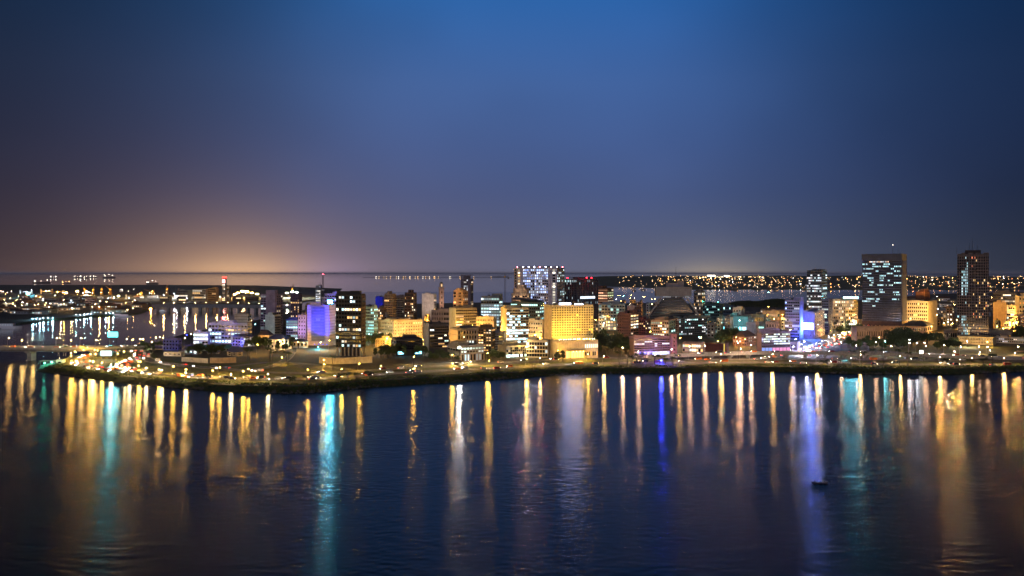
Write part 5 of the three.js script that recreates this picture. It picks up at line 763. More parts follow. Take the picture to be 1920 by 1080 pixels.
grove('yellow lit tree left of the pink office', 'lit trees by the pink office', [[1174, 738, 1.3, 1], [1180, 745, 1.4, 0], [1186, 750, 1.2, 1], [1252, 770, 1.1, 0]]); grove('tree in the courtyard behind the teal glass office', 'courtyard trees', spread(7, 688, 735, 800, 830, 0.9, 1.3));
grove('tree beside the bridge head', 'trees at the bridge head', spread(7, 262, 306, 740, 780, 0.6, 1)); grove('tree lining the bright avenue', 'avenue trees', spread(7, 1560, 1625, 900, 1080, 0.8, 1.3)); grove('dark tree under the end of the bridge', 'trees under the bridge', spread(4, 104, 128, 712, 730, 0.7, 1));
{ // the wood on the hill reads as one mass
  const k = 420, o = new THREE.InstancedMesh(treeKinds[0].crown, leafTones[2], k), m = new THREE.Matrix4(), q = new THREE.Quaternion(); let n = 0;
  while (n < k) { const x = rnd(across(1345, 1800), across(1515, 1800)), z = -rnd(1680, 1930), y = hillHeight(x, z); if (y < LAND) continue; q.setFromAxisAngle(V(0, 1, 0), rnd(6.28)); const s = rnd(0.5, 0.95); m.compose(V(x, y + 2, z), q, V(s, s, s)); o.setMatrixAt(n++, m); }
  o.name = 'hill_wood'; scene.add(o); tag(o, 'dense dark wood covering the hill beside the water', 'wood', null, 'stuff');
}
// palms
function frondGeometry(L, droop) {
  const b = new Build(), n = 9; let prev = null;
  for (let i = 0; i <= n; i++) { const t = i / n, p = V(L * t * (1 - 0.12 * t), L * (0.32 * t - droop * t * t), 0); if (prev) { b.quad(prev.clone().add(V(0, 0, -0.04)), p.clone().add(V(0, 0, -0.03)), p.clone().add(V(0, 0, 0.03)), prev.clone().add(V(0, 0, 0.04))); const w = L * 0.36 * Math.sin(Math.PI * Math.min(1, t * 0.9 + 0.12)); for (const s of [-1, 1]) for (const h of [0, 0.5]) { const a = prev.clone().lerp(p, h), e = prev.clone().lerp(p, h + 0.62); b.tri(a, e, a.clone().add(V(w * 0.55, -w * 0.42, s * w))); } } prev = p; }
  return b.geometry();
}
const fronds = [frondGeometry(2.9, 0.5), frondGeometry(2.6, 0.75), frondGeometry(2.7, 0.28)];
function palm(label, group, px, py, h, { scale = 1, bare = false, lean = 0.3 } = {}) {
  const p = onGround(px, py), g = thing('palm_tree', label, 'palm tree', p.toArray(), rnd(6.28), group), b = new Build(), n = 6; let prev = V(0, -0.3, 0);
  for (let i = 1; i <= n; i++) { const t = i / n, q = V(lean * h * 0.18 * t * t, h * t, 0); b.bar(prev, q, 0.26 - 0.1 * (t - 1 / n), 0.26 - 0.1 * t, 7); prev = q; }
  b.build('trunk', barkMat, g); if (bare) return g;
  for (let k = 0; k < 15; k++) { const f = part('frond', fronds[k % 3], palmMat, g); f.position.copy(prev); f.rotation.set(0, k * 2.4 + rnd(0.3), 0); f.scale.setScalar(scale * rnd(0.9, 1.15)); f.rotation.order = 'YXZ'; f.rotation.z = rnd(-0.15, 0.5); }
  return g;
}
for (const [px, py, h, s] of [[391, 715, 3.4, 1.1], [548, 718, 2.6, 1.5], [575, 719, 4.4, 1.2], [640, 714, 3.6, 1.5], [652, 713, 4, 1.4], [668, 711, 3, 1.1], [690, 710, 4.2, 1.3]]) palm('squat palm on the dark bank below the shore road', 'palms on the left bank', px, py, h, { scale: s });
for (const [px, py, h, bare] of [[1161, 685, 9, 0], [1176, 685, 9.5, 1], [1184, 685, 6, 0], [1193, 685, 8, 0], [1204, 685, 9.5, 1], [1211, 685, 8.5, 1]]) palm(bare ? 'bare leaning palm trunk on the shore before the pink office' : 'dark palm on the shore before the pink office', 'palms before the pink office', px, py, h, { bare: !!bare, scale: 1.4, lean: rnd(-0.8, 0.8) });
for (const [px, py, h] of [[1227, 685, 6], [1236, 685, 6.5], [1243, 685, 6], [1248, 686, 5]]) palm('palm glowing blue beside the deep blue floodlight', 'blue lit palms', px, py, h, { scale: 1.2 });
for (const [px, py, h] of [[1262, 686, 6], [1272, 686, 7.5], [1278, 686, 5]]) palm('dark palm right of the blue lit palms', 'dark palms by the blue palms', px, py, h, { scale: 1.2 });
palm('broad palm standing alone on the bank below the crossing', null, 1545, 689, 4.2, { scale: 1.8 });
for (const [px, h] of [[1596, 11], [1617, 10], [1635, 12], [1656, 12], [1686, 11.5], [1702, 10]]) palm('tall thin palm in the row before the viaduct', 'row of tall palms before the viaduct', px, 688, h, { scale: 1.35 });
for (const [px, h] of [[1772, 5], [1820, 4.5], [1844, 5.5], [1860, 8]]) palm('dark palm on the right bank before the viaduct ramp', 'palms on the right bank', px, 688, h, { scale: 1.6 });
for (const [px, py, h] of [[463, 677, 9], [467, 678, 8.5], [506, 691, 14], [510, 691, 11], [538, 684, 9], [541, 683, 8], [623, 693, 9]]) palm('tall palm on the lawn above the curving roads', 'palms on the lawn', px, py, h, { scale: 1.3 });
{ // dead tree on the bank
  const p = onGround(1000, 694), g = thing('dead_tree', 'leafless forked tree on the bank left of the hotel', 'tree', p.toArray()), b = new Build(), grow = (a, dir, l, r, n) => { const e = a.clone().addScaledVector(dir, l); b.bar(a, e, r, r * 0.65, 5); if (n) for (let k = 0; k < 3; k++) grow(e, dir.clone().add(V(rnd(-0.8, 0.8), rnd(-0.15, 0.5), rnd(-0.6, 0.6))).normalize(), l * 0.72, r * 0.62, n - 1); };
  new Build().bar(V(0, -0.3, 0), V(0.2, 1.6, 0), 0.4, 0.3).build('trunk', barkMat, g); grow(V(0.2, 1.5, 0), V(-0.5, 0.8, 0), 2.4, 0.26, 3); grow(V(0.2, 1.5, 0), V(0.6, 0.8, 0.2), 2.2, 0.24, 3); b.build('branches', barkMat, g);
}
{ // rough grass and low bushes along the bank: nobody could count them
  const tuft = new Build(); for (let k = 0; k < 26; k++) { const a = rnd(6.28), r = rnd(0.5), p = V(Math.cos(a) * r, 0, Math.sin(a) * r), t = p.clone().add(V(rnd(-0.4, 0.4), rnd(0.5, 1.1), rnd(-0.4, 0.4))), s = V(rnd(-1, 1), 0, rnd(-1, 1)).normalize().multiplyScalar(0.09); tuft.tri(p.clone().add(s), p.clone().sub(s), t); }
  const shore = dense(shoreWorld, 0.42), grassLeaf = new THREE.MeshStandardMaterial({ name: 'grass_blades', color: 0x55602a, roughness: 0.9, side: THREE.DoubleSide }), count = shore.length * 4, o = new THREE.InstancedMesh(tuft.geometry(), grassLeaf, count), m = new THREE.Matrix4(), q = new THREE.Quaternion(), c = new THREE.Color(); let n = 0;
  for (const [x, z] of shore) for (let k = 0; k < 4; k++) { const off = rnd(-14, 7), y = off < 0 ? LAND : Math.max(0, LAND - 3.6 * off / 9), s = rnd(0.35, 0.85) * (0.4 + 1.0 * n8(x / 7, (z + off) / 7)); q.setFromAxisAngle(V(0, 1, 0), rnd(6.28)); m.compose(V(x + rnd(-0.4, 0.4), y - 0.05, z + off), q, V(s, s, s)); o.setMatrixAt(n, m); c.setRGB(rnd(0.6, 1.2), rnd(0.7, 1.15), rnd(0.5, 0.9)); o.setColorAt(n++, c); }
  o.count = n; o.name = 'bank_grass'; scene.add(o); tag(o, 'rough grass growing along the lagoon bank', 'grass', null, 'stuff');
  const bush = crownGeometry(260, 1.5, 1.0, 0.5), w = new THREE.InstancedMesh(bush, leafTones[2], 260); n = 0;
  for (let k = 0; k < 260; k++) { const [x, z] = shore[Math.floor(rnd(shore.length))], off = k < 170 ? rnd(0, 7) : rnd(4, 8), s = k < 170 ? rnd(0.3, 0.8) : rnd(0.7, 1.35); q.setFromAxisAngle(V(0, 1, 0), rnd(6.28)); m.compose(V(x, (off < 0 ? LAND : LAND - 3.3 * off / 9) + 0.4 * s, z + off), q, V(s, s * 0.8, s)); w.setMatrixAt(n++, m); }
  w.name = 'bank_bushes'; scene.add(w); tag(w, 'low dark bushes scattered along the lagoon bank', 'bushes', null, 'stuff');
}
{ // loose stones at the waterline
  const n = 900, o = new THREE.InstancedMesh(new THREE.IcosahedronGeometry(0.7, 0), conc(0x6a655c), n), m = new THREE.Matrix4(), q = new THREE.Quaternion(), shore = dense(shoreWorld, 0.5);
  for (let k = 0; k < n; k++) { const [x, z] = shore[Math.floor(rnd(shore.length))], s = rnd(0.4, 1.3), off = rnd(5.5, 9); q.setFromEuler(new THREE.Euler(rnd(3), rnd(3), rnd(3))); m.compose(V(x, Math.max(0, LAND - 3.5 * off / 9) + 0.1, z + off), q, V(s * rnd(0.8, 1.6), s * 0.7, s)); o.setMatrixAt(k, m); }
  o.name = 'shore_stones'; scene.add(o); tag(o, 'loose dark stones along the waterline of the bank', 'stones', null, 'stuff');
}
// lawns: grass sheets between the interchange roads and along the shore
function lawn(label, pts, y = LAND + 0.002) { const o = landSheet(numbered('lawn'), label, toWorld(pts, LAND), y, grassMat); o.userData.category = 'lawn'; return o; }
lawn('grass between the interchange ramps and the shore road', [[104, 688], [150, 694], [250, 705], [380, 716], [545, 722], [660, 716], [760, 709], [900, 701], [1000, 694], [1120, 689], [1330, 686], [1560, 689], [1780, 690], [1920, 686], [1920, 679], [1560, 676], [1290, 676], [1150, 673], [960, 683], [800, 690], [660, 698], [560, 690], [520, 668], [440, 681], [350, 681], [300, 672], [284, 658], [240, 653], [180, 660], [130, 668]]);
lawn('grass slope with trees behind the viaduct', [[1570, 672], [1920, 674], [1920, 650], [1760, 646], [1640, 648], [1575, 652]]);

// ---------------------------------------------------------------- vehicles standing on the roads
srand(606);
const carPaints = [0xd8d8d6, 0x2a2c30, 0x8a8d92, 0x7a1f1c, 0x22344f, 0xb8b0a0, 0xc86a1e].map((c) => new THREE.MeshPhysicalMaterial({ name: 'car_paint', color: c, roughness: 0.35, clearcoat: 0.8, clearcoatRoughness: 0.1 }));
const tyreMat = plain(0x151515, 0.9), headMat = glow(0xfff2d8, 110), tailMat = glow(0xff2412, 14), rimGeo = new THREE.CylinderGeometry(0.18, 0.18, 0.24, 10).rotateX(Math.PI / 2), wheelGeo = new THREE.CylinderGeometry(0.32, 0.32, 0.22, 14).rotateX(Math.PI / 2);
function profile(points, width, bevel = 0.06) { const s = new THREE.Shape(points.map(([x, y]) => new THREE.Vector2(x, y))); const g = new THREE.ExtrudeGeometry(s, { depth: width - bevel * 2, bevelEnabled: true, bevelThickness: bevel, bevelSize: bevel, bevelSegments: 2, curveSegments: 4 }); g.translate(0, 0, -width / 2 + bevel); return g; }
const carShapes = [
  { body: profile([[-2.1, 0.3], [2.1, 0.3], [2.15, 0.62], [1.95, 0.8], [1.0, 0.9], [0.45, 1.36], [-0.9, 1.4], [-1.5, 0.98], [-2.1, 0.92], [-2.15, 0.5]], 1.7), glass: profile([[0.86, 0.93], [0.42, 1.3], [-0.86, 1.33], [-1.34, 0.98]], 1.72, 0.02), len: 2.1, wx: 1.3, hy: 0.66 },
  { body: profile([[-2.0, 0.35], [2.0, 0.35], [2.05, 0.75], [1.8, 0.95], [1.2, 1.05], [0.7, 1.62], [-1.85, 1.66], [-2.05, 1.0]], 1.8), glass: profile([[1.05, 1.08], [0.66, 1.55], [-1.75, 1.58], [-1.9, 1.08]], 1.82, 0.02), len: 2.0, wx: 1.25, hy: 0.78 },
  { body: profile([[-2.6, 0.35], [2.5, 0.35], [2.6, 0.9], [2.3, 1.15], [1.75, 1.95], [-2.55, 2.05], [-2.6, 0.6]], 1.9), glass: profile([[2.15, 1.2], [1.68, 1.86], [-2.3, 1.92], [-2.3, 1.25]], 1.92, 0.02), len: 2.55, wx: 1.7, hy: 0.8 },
];
const kindName = ['saloon car', 'hatchback car', 'minibus'];
function car(label, group, p, heading, kind, paint, beam) {
  const s = carShapes[kind], g = thing('car', label, 'car', p.toArray(), heading, group);
  part('body', s.body, paint, g); part('windows', s.glass, darkGlass, g);
  for (const x of [-s.wx, s.wx]) for (const z of [-0.8, 0.8]) { const w = part('wheel', wheelGeo, tyreMat, g); w.position.set(x, 0.32, z); part('wheel_rim', rimGeo, steel, w); }
  for (const z of [-0.6, 0.6]) { new Build().box(s.len - 0.04, s.len + 0.1, s.hy - 0.1, s.hy + 0.1, z - 0.17, z + 0.17).build('headlight', headMat, g); new Build().box(-s.len - 0.1, -s.len + 0.04, s.hy - 0.06, s.hy + 0.12, z - 0.17, z + 0.17).build('taillight', tailMat, g); }
  if (beam) { const l = new THREE.SpotLight(0xfff0d8, 3000, 0, 0.6, 0.7); l.position.set(s.len + 0.25, s.hy, 0); l.target.position.set(s.len + 12, -0.6, 0); l.shadow.radius = 8; l.name = 'headlight'; g.add(l, l.target); }
}
function traffic(key, where, spacing, { from = 0.01, to = 0.99, lift = 0.05, twoWay = true, beamEvery = 1 } = {}) {
  const r = roads[key], up = V(0, 1, 0), lanes = Math.max(2, r.lanes), lw = 2 * r.half / lanes; let k = 0;
  for (let ln = 0; ln < lanes; ln++) for (let s = r.len * from + rnd(spacing); s < r.len * to; s += spacing * rnd(0.55, 1.6)) {
    const u = s / r.len, p = r.curve.getPointAt(u), t = r.curve.getTangentAt(u), side = V().crossVectors(t, up).normalize(), back = twoWay && ln < lanes / 2, off = -r.half + (ln + 0.5) * lw;
    p.addScaledVector(side, off); p.y += lift; const dir = back ? t.clone().negate() : t, kind = pick([0, 0, 1, 1, 2]);
    car(`${kindName[kind]} with its lamps on, standing on ${where}`, 'cars on ' + where, p, Math.atan2(-dir.z, dir.x), kind, pick(carPaints), k++ % beamEvery === 0);
  }
}
traffic('shore', 'the shore road', 24, { to: 0.42, beamEvery: 6 }); traffic('shore', 'the shore road', 52, { from: 0.42, to: 0.97, beamEvery: 5 }); traffic('loop', 'the loop ramp', 12, { beamEvery: 6 }); traffic('curve', 'the double bend', 14, { beamEvery: 6 }); traffic('inner', 'the inner road', 44, { beamEvery: 5 }); traffic('bridge', 'the girder bridge', 34, { beamEvery: 5 }); traffic('viaduct', 'the low viaduct', 24, { beamEvery: 5 }); traffic('under', 'the side road under the viaduct', 48, { beamEvery: 5 }); traffic('avenue', 'the bright avenue', 34, { beamEvery: 5 }); traffic('crossing', 'the wide crossing', 18, { beamEvery: 5 });

// ---------------------------------------------------------------- billboards, dock, boats
srand(707);
function billboard(label, px0, px1, py0, py1, d, hex, e, cd, base = LAND) {
  const w = (px1 - px0) / FOCAL * d, y1 = heightAt(py0, d) - base, y0 = heightAt(py1, d) - base, g = thing('billboard', label, 'billboard', [across((px0 + px1) / 2, d), base, -d], 0);
  new Build().box(-w / 2 - 0.25, w / 2 + 0.25, y0 - 0.25, y1 + 0.25, -0.5, -0.06).build('frame', darkSteel, g); new Build().box(-w / 2, w / 2, y0, y1, -0.05, 0.02).build('lit_screen', glow(hex, e), g);
  for (const x of [-w * 0.34, w * 0.34]) new Build().bar(V(x, -0.2, -0.3), V(x, y0, -0.3), 0.28, 0.24).build('post', steel, g);
  const l = new THREE.RectAreaLight(hex, cd, w, y1 - y0); l.position.set(0, (y0 + y1) / 2, 0.15); l.rotation.y = Math.PI; g.add(l); l.name = 'lit_screen'; return g;
}
billboard('bright white billboard on two posts inside the interchange', 189, 209, 658, 667, 690, 0xd8fbff, 3, 24);
billboard('bright cyan-white billboard standing behind the bridge', 202, 221, 622.5, 632, 760, 0x60ecf4, 4, 130);
billboard('small white lit sign at the viaduct', 1724, 1731, 657, 663, 676, 0xf4f6e8, 4, 12);
{ // the dock hut with green-white lamps at the tip of the land
  const p = onGround(100, 685, 1), g = thing('dock_hut', 'open dock shelter lit green-white at the tip of the land', 'hut', [p.x, 0, p.z], 0.12), W = plain(0xbfd8d0, 0.7);
  new Build().box(-9, 8, 0.7, 1.0, -4, 3).build('deck', conc(0x6f7a78), g); for (const x of [-8, -3, 2, 7]) for (const z of [-3.5, 2.5]) new Build().bar(V(x, -1.5, z), V(x, 4.2, z), 0.18).build('post', steel, g);
  new Build().box(-9, 2.6, 4.2, 4.5, -4.4, 3.4).build('roof', conc(0x7f9c96), g); new Build().box(3, 7.6, 1, 5.2, -3, 2.4).build('cabin', W, g); new Build().box(2.6, 8, 5.2, 5.45, -3.4, 2.8).build('cabin_roof', conc(0x8a908c), g); new Build().box(4, 6.4, 2.2, 4, 2.4, 2.5).build('window', darkGlass, g);
  for (const [x, y] of [[-5, 3.2], [0, 3.7]]) { const q = part('dock_lamp', new THREE.SphereGeometry(0.23, 8, 6), glow(0x7affdc, 120), g); q.position.set(x, y, 2.9); const l = new THREE.PointLight(0x50ffd0, 420); l.position.set(x, y, 2.9); l.shadow.radius = 42; l.name = 'dock_lamp'; g.add(l); }
}
function boat(name, label, px, py, L, turn, { cabin = true, hex = 0xd8f0ff, e = 2, lamps = 0, group, hull = 0xc8ccd0, cd = 300 } = {}) {
  const p = onGround(px, py, 0), g = thing(name, label, 'boat', [p.x, 0, p.z], turn, group), W = L * 0.14, s = new THREE.Shape(); s.moveTo(-L / 2, -W); s.lineTo(L * 0.3, -W); s.quadraticCurveTo(L * 0.45, -W * 0.7, L / 2, 0); s.quadraticCurveTo(L * 0.45, W * 0.7, L * 0.3, W); s.lineTo(-L / 2, W); s.closePath();
  const hg = new THREE.ExtrudeGeometry(s, { depth: L * 0.09 + 0.5, bevelEnabled: false }); hg.rotateX(-Math.PI / 2); const h = part('hull', hg, plain(hull, 0.5), g); h.position.y = -0.4; const top = L * 0.09 + 0.1;
  if (cabin) { new Build().box(-L * 0.38, L * 0.22, top, top + L * 0.07 + 0.8, -W * 0.75, W * 0.75).build('cabin', plain(0xd8dade, 0.5), g); for (let k = 0; k < 7; k++) { const x = mix(-L * 0.35, L * 0.17, k / 6); for (const z of [-1, 1]) new Build().box(x - L * 0.025, x + L * 0.025, top + L * 0.03, top + L * 0.055 + 0.5, z * W * 0.75 - 0.05, z * W * 0.75 + 0.05).build('window', winMat(hex, e), g); } new Build().bar(V(-L * 0.05, top + L * 0.07, 0), V(-L * 0.05, top + L * 0.07 + 4, 0), 0.12).build('mast', steel, g); }
  for (let k = 0; k < lamps; k++) { const x = mix(-L * 0.4, L * 0.35, (k + 0.5) / lamps), q = part('deck_lamp', new THREE.SphereGeometry(0.24, 8, 6), glow(hex, 120), g); q.position.set(x, top + L * 0.07 + 1.6, W * 0.3); const l = new THREE.PointLight(hex, cd); l.position.copy(q.position); l.shadow.radius = 42; l.name = 'deck_lamp'; g.add(l); }
  return g;
}
boat('ferry', 'dim white ferry moored at the left edge', 15, 616, 34, 0.1, { e: 0.25 }); boat('river_boat', 'long low boat with pink-white stripes off the left bank', 235, 594, 18, 0.05, { e: 0.8, hex: 0xffd0d8 }); boat('river_boat', 'second low boat just behind the striped boat', 222, 592.5, 16, 0.1, { e: 0.8, hex: 0xffd0d8 }); boat('river_boat', 'small pale boat in the middle of the inner lagoon', 305, 584, 12, 0.3, { e: 1 });
for (const [px, py, w] of [[70, 602, 14], [92, 600, 20], [152, 594, 18], [166, 592.5, 16], [207, 590.5, 18]]) { // lit landing stages
  const p = onGround(px, py, 0), g = thing('landing_stage', 'lit landing stage with cold white lamps on the left bank', 'jetty', [p.x, 0, p.z], rnd(-0.2, 0.2), 'landing stages of the left bank'); new Build().box(-w / 2, w / 2, 0.6, 1, -3, 3).build('deck', conc(0x707478), g); new Build().box(-w / 2, w / 2, 4, 4.3, -3.4, 3.4).build('roof', conc(0x70868c), g);
  for (let k = 0; k < 4; k++) { const x = mix(-w / 2 + 0.6, w / 2 - 0.6, k / 3); new Build().bar(V(x, -1.5, 2.6), V(x, 4, 2.6), 0.15).build('post', steel, g); } for (let k = 0; k < 3; k++) { const x = mix(-w * 0.35, w * 0.35, k / 2), q = part('stage_lamp', new THREE.SphereGeometry(0.24, 8, 6), glow(pick([0xc8f4ff, 0x9cecff, 0xf0f8ff]), 160), g); q.position.set(x, 3.6, 2.9); if (k !== 1) { const l = new THREE.PointLight(0xa8e8ff, 900); l.position.copy(q.position); l.shadow.radius = 42; l.name = 'stage_lamp'; g.add(l); } }
}
// ---------------------------------------------------------------- the canoe with three people, out on the water
function figure(joints, bones, cell) {                                    // one continuous body from tapered capsules
  const N = 44, size = 0.95, mc = new MarchingCubes(N, plain(0x2a2a30), false, false, 60000); mc.isolation = 0;
  for (let k = 0; k < N; k++) for (let j = 0; j < N; j++) for (let i = 0; i < N; i++) {
    const f = (q) => ((q - N / 2) / (N / 2)) * size, x = f(i), y = f(j), z = f(k); let d = 1e9;
    for (const [a, c] of bones) { const A = joints[a], B = joints[c], bx = B[0] - A[0], by = B[1] - A[1], bz = B[2] - A[2], t = clamp(((x - A[0]) * bx + (y - A[1]) * by + (z - A[2]) * bz) / Math.max(1e-6, bx * bx + by * by + bz * bz)), e = Math.hypot(x - A[0] - bx * t, y - A[1] - by * t, z - A[2] - bz * t) - mix(A[3], B[3], t); const h = clamp(0.5 + 0.5 * (d - e) / 0.05); d = mix(d, e, h) - 0.05 * h * (1 - h); }
    mc.field[k * N * N + j * N + i] = -d;
  }
  mc.update(); const n = mc.count, g = new THREE.BufferGeometry(); g.setAttribute('position', new THREE.BufferAttribute(mc.positionArray.slice(0, n * 3).map((v) => v * size), 3)); g.setAttribute('normal', new THREE.BufferAttribute(mc.normalArray.slice(0, n * 3), 3)); return g;
}
{
  const p = onGround(1537, 906, 0), g = thing('canoe', 'long dark fishing canoe out on the open water', 'canoe', [p.x, 0, p.z], -0.12), L = 5.4, hull = new THREE.BufferGeometry(), P = [], I = [], n = 24;
  for (let i = 0; i <= n; i++) { const t = i / n * 2 - 1, w = 0.42 * Math.sqrt(Math.max(0, 1 - Math.abs(t) ** 2.4)), up = 0.3 + 0.3 * Math.abs(t) ** 3; for (const [a, y] of [[-1, up], [-0.8, up * 0.4], [0, -0.18 + 0.3 * Math.abs(t) ** 4], [0.8, up * 0.4], [1, up], [0.86, up - 0.04], [0, 0.02 + 0.34 * Math.abs(t) ** 4], [-0.86, up - 0.04]]) P.push(t * L / 2, y, a * w); }
  for (let i = 0; i < n; i++) for (let j = 0; j < 8; j++) { const a = i * 8 + j, c = i * 8 + (j + 1) % 8; I.push(a, a + 8, c, c, a + 8, c + 8); }
  hull.setAttribute('position', new THREE.Float32BufferAttribute(P, 3)); hull.setIndex(I); hull.computeVertexNormals(); part('hull', hull, new THREE.MeshStandardMaterial({ name: 'tarred_wood', color: 0x1c1712, roughness: 0.8, side: THREE.DoubleSide }), g);
  for (const x of [-1.7, 0.15, 1.5]) new Build().box(x - 0.12, x + 0.12, 0.3, 0.34, -0.32, 0.32).build('thwart', plain(0x2a2018), g);
  const J = { hip: [0, -0.28, 0, 0.14], chest: [0.06, 0.1, 0, 0.16], neck: [0.08, 0.3, 0, 0.06], head: [0.1, 0.46, 0, 0.1], sl: [0.06, 0.2, 0.17, 0.07], sr: [0.06, 0.2, -0.17, 0.07], el: [0.2, -0.02, 0.24, 0.05], er: [0.2, -0.02, -0.24, 0.05], hl: [0.4, 0.02, 0.16, 0.04], hr: [0.4, -0.08, -0.14, 0.04], kl: [0.38, -0.16, 0.14, 0.08], kr: [0.38, -0.16, -0.14, 0.08], fl: [0.46, -0.5, 0.14, 0.06], fr: [0.46, -0.5, -0.14, 0.06], tl: [0.62, -0.54, 0.14, 0.05], tr: [0.62, -0.54, -0.14, 0.05] };
  const bones = [['hip', 'chest'], ['chest', 'neck'], ['neck', 'head'], ['chest', 'sl'], ['chest', 'sr'], ['sl', 'el'], ['sr', 'er'], ['el', 'hl'], ['er', 'hr'], ['hip', 'kl'], ['hip', 'kr'], ['kl', 'fl'], ['kr', 'fr'], ['fl', 'tl'], ['fr', 'tr']], geo = figure(J, bones);
  [[-1.75, 'at the left end of the dark canoe'], [0.1, 'in the middle of the dark canoe'], [1.45, 'at the right end of the dark canoe']].forEach(([x, where]) => { const q = thing('person', 'person in dark clothes sitting ' + where, 'person', [p.x + x * Math.cos(0.12), 0.6, p.z + x * Math.sin(0.12)], -0.12); part('body', geo, plain(0x26262c, 0.9), q); });
}

// ---------------------------------------------------------------- the left bank, the port and ships
srand(808);
const bankWhere = (px, py) => { const s = onGround(px, py, 2); return s; };
for (let k = 0; k < 95; k++) {
  const py = rnd(557, 590), lim = py > 588 ? 110 : py > 580 ? 225 : py > 572 ? 270 : 300, px = rnd(-10, lim), p = onGround(px, py, 2), w = rnd(5, 13), dp = rnd(5, 9), h = rnd(3, 8), lit = rnd();
  const g = thing('waterfront_house', 'small house or shed of the lamp-lit quarter on the left bank', 'house', p.toArray(), rnd(-0.5, 0.5), 'houses of the left bank quarter'); new Build().box(-w, w, 0, h, -dp, dp).build('wall', pick([TAN, GREY, PALE, BROWN, OLIVE]), g);
  const X = w + 0.6, Z = dp + 0.6, r = h + rnd(1, 2.6); new Build().quad(V(-X, h, Z), V(X, h, Z), V(X, r, 0), V(-X, r, 0)).quad(V(X, h, -Z), V(-X, h, -Z), V(-X, r, 0), V(X, r, 0)).tri(V(X, h, Z), V(X, h, -Z), V(X, r, 0)).tri(V(-X, h, -Z), V(-X, h, Z), V(-X, r, 0)).build('roof', plain(pick([0x4a4440, 0x5a3c30, 0x55585c]), 0.8), g);
  const n = Math.max(2, Math.round(w / 2)); for (let j = 0; j < n; j++) { const x = mix(-w + 1.4, w - 1.4, n > 1 ? j / (n - 1) : 0.5); new Build().box(x - 0.8, x + 0.8, h * 0.35, h * 0.35 + 1.5, dp - 0.05, dp + 0.06).build('window', lit < 0.75 && rnd() < 0.75 ? winMat(pick(MIXED), pick([0.8, 1.6, 2.6])) : darkGlass, g); }
}
for (let k = 0; k < 55; k++) {
  const t = k / 55, py = rnd(549, 588), lim = py > 580 ? 225 : py > 572 ? 272 : 470, px = rnd(-5, lim), p = onGround(px, py, 2), d = -p.z, hd = heightAt(py, d) + rnd(6, 11);
  streetLamp('lamp of the dense lamp-lit quarter on the left bank', 'lamps of the left bank quarter', px, HORIZON + (EYE - hd) * FOCAL / d, d, pick([0xffb04a, 0xffb04a, 0xffc878, 0xffe0b0, 0xe8f4ff]), d * 0.7 + 300, { base: 2, e: 420, r: 0.24 });
}
for (const [px, py, hex, cd, e] of [[63, 584, 0xff9838, 3500, 1400], [52, 555, 0x60d8ff, 9000, 3500], [282, 583, 0xffa838, 3200, 1600], [214, 562, 0xffd890, 9000, 2200], [222, 559, 0xffe0a0, 9000, 2200], [228, 561, 0xffd890, 6000, 1600], [202, 562, 0xffc878, 6000, 1600], [124, 553, 0xffb050, 5000, 1600], [145, 550, 0xffb860, 5000, 1600], [163, 551, 0xfff0d0, 9000, 3000], [330, 560, 0xf0f4ff, 9000, 3000], [336, 555, 0xf0fff4, 9000, 3000], [350, 552, 0xfff4e0, 9000, 2000], [446, 553, 0xffb84a, 14000, 4000], [455, 550, 0xffc868, 22000, 6000], [463, 551, 0xffc050, 18000, 5000], [472, 553, 0xffb84a, 14000, 4000], [440, 556, 0xffa83a, 9000, 3000], [482, 555, 0xffd890, 12000, 3500], [548, 551, 0xe8ffe8, 12000, 3500], [538, 553, 0xfff0c0, 9000, 3000], [556, 552, 0xf0ffe8, 9000, 2500]])
  { const d = py > 580 ? 1700 : 2450, y = heightAt(py - 4, d) - 2, g = thing('floodlight_mast', 'high floodlight mast shining over the port', 'floodlight mast', [across(px, d), 2, -d], 0, 'floodlight masts of the port'), w = 1.5 + e / 2200; new Build().bar(V(0, 0, -0.5), V(0, y, -0.5), 0.35, 0.2).build('pole', steel, g); new Build().box(-w - 0.2, w + 0.2, y - 0.8, y + 0.8, -0.9, -0.3).build('head_frame', darkSteel, g); for (const x of [-1, 1]) new Build().box(x * w / 2 - w * 0.44, x * w / 2 + w * 0.44, y - 0.65, y + 0.65, -0.28, -0.1).build('lens', glow(hex, 600), g); const l = new THREE.PointLight(hex, cd * 3); l.position.set(0, y, 1.2); l.shadow.radius = 50; l.name = 'floodlight'; g.add(l); }
for (const [px, py] of [[306, 568], [325, 567.5], [345, 567], [366, 567], [386, 567], [406, 567], [426, 567.5], [446, 568], [466, 568.5], [484, 569]]) streetLamp('small amber lamp on the distant grey bridge', 'lamps along the distant bridge', px, py, 1632, 0xffc070, 700, { base: 11.5, e: 260 });
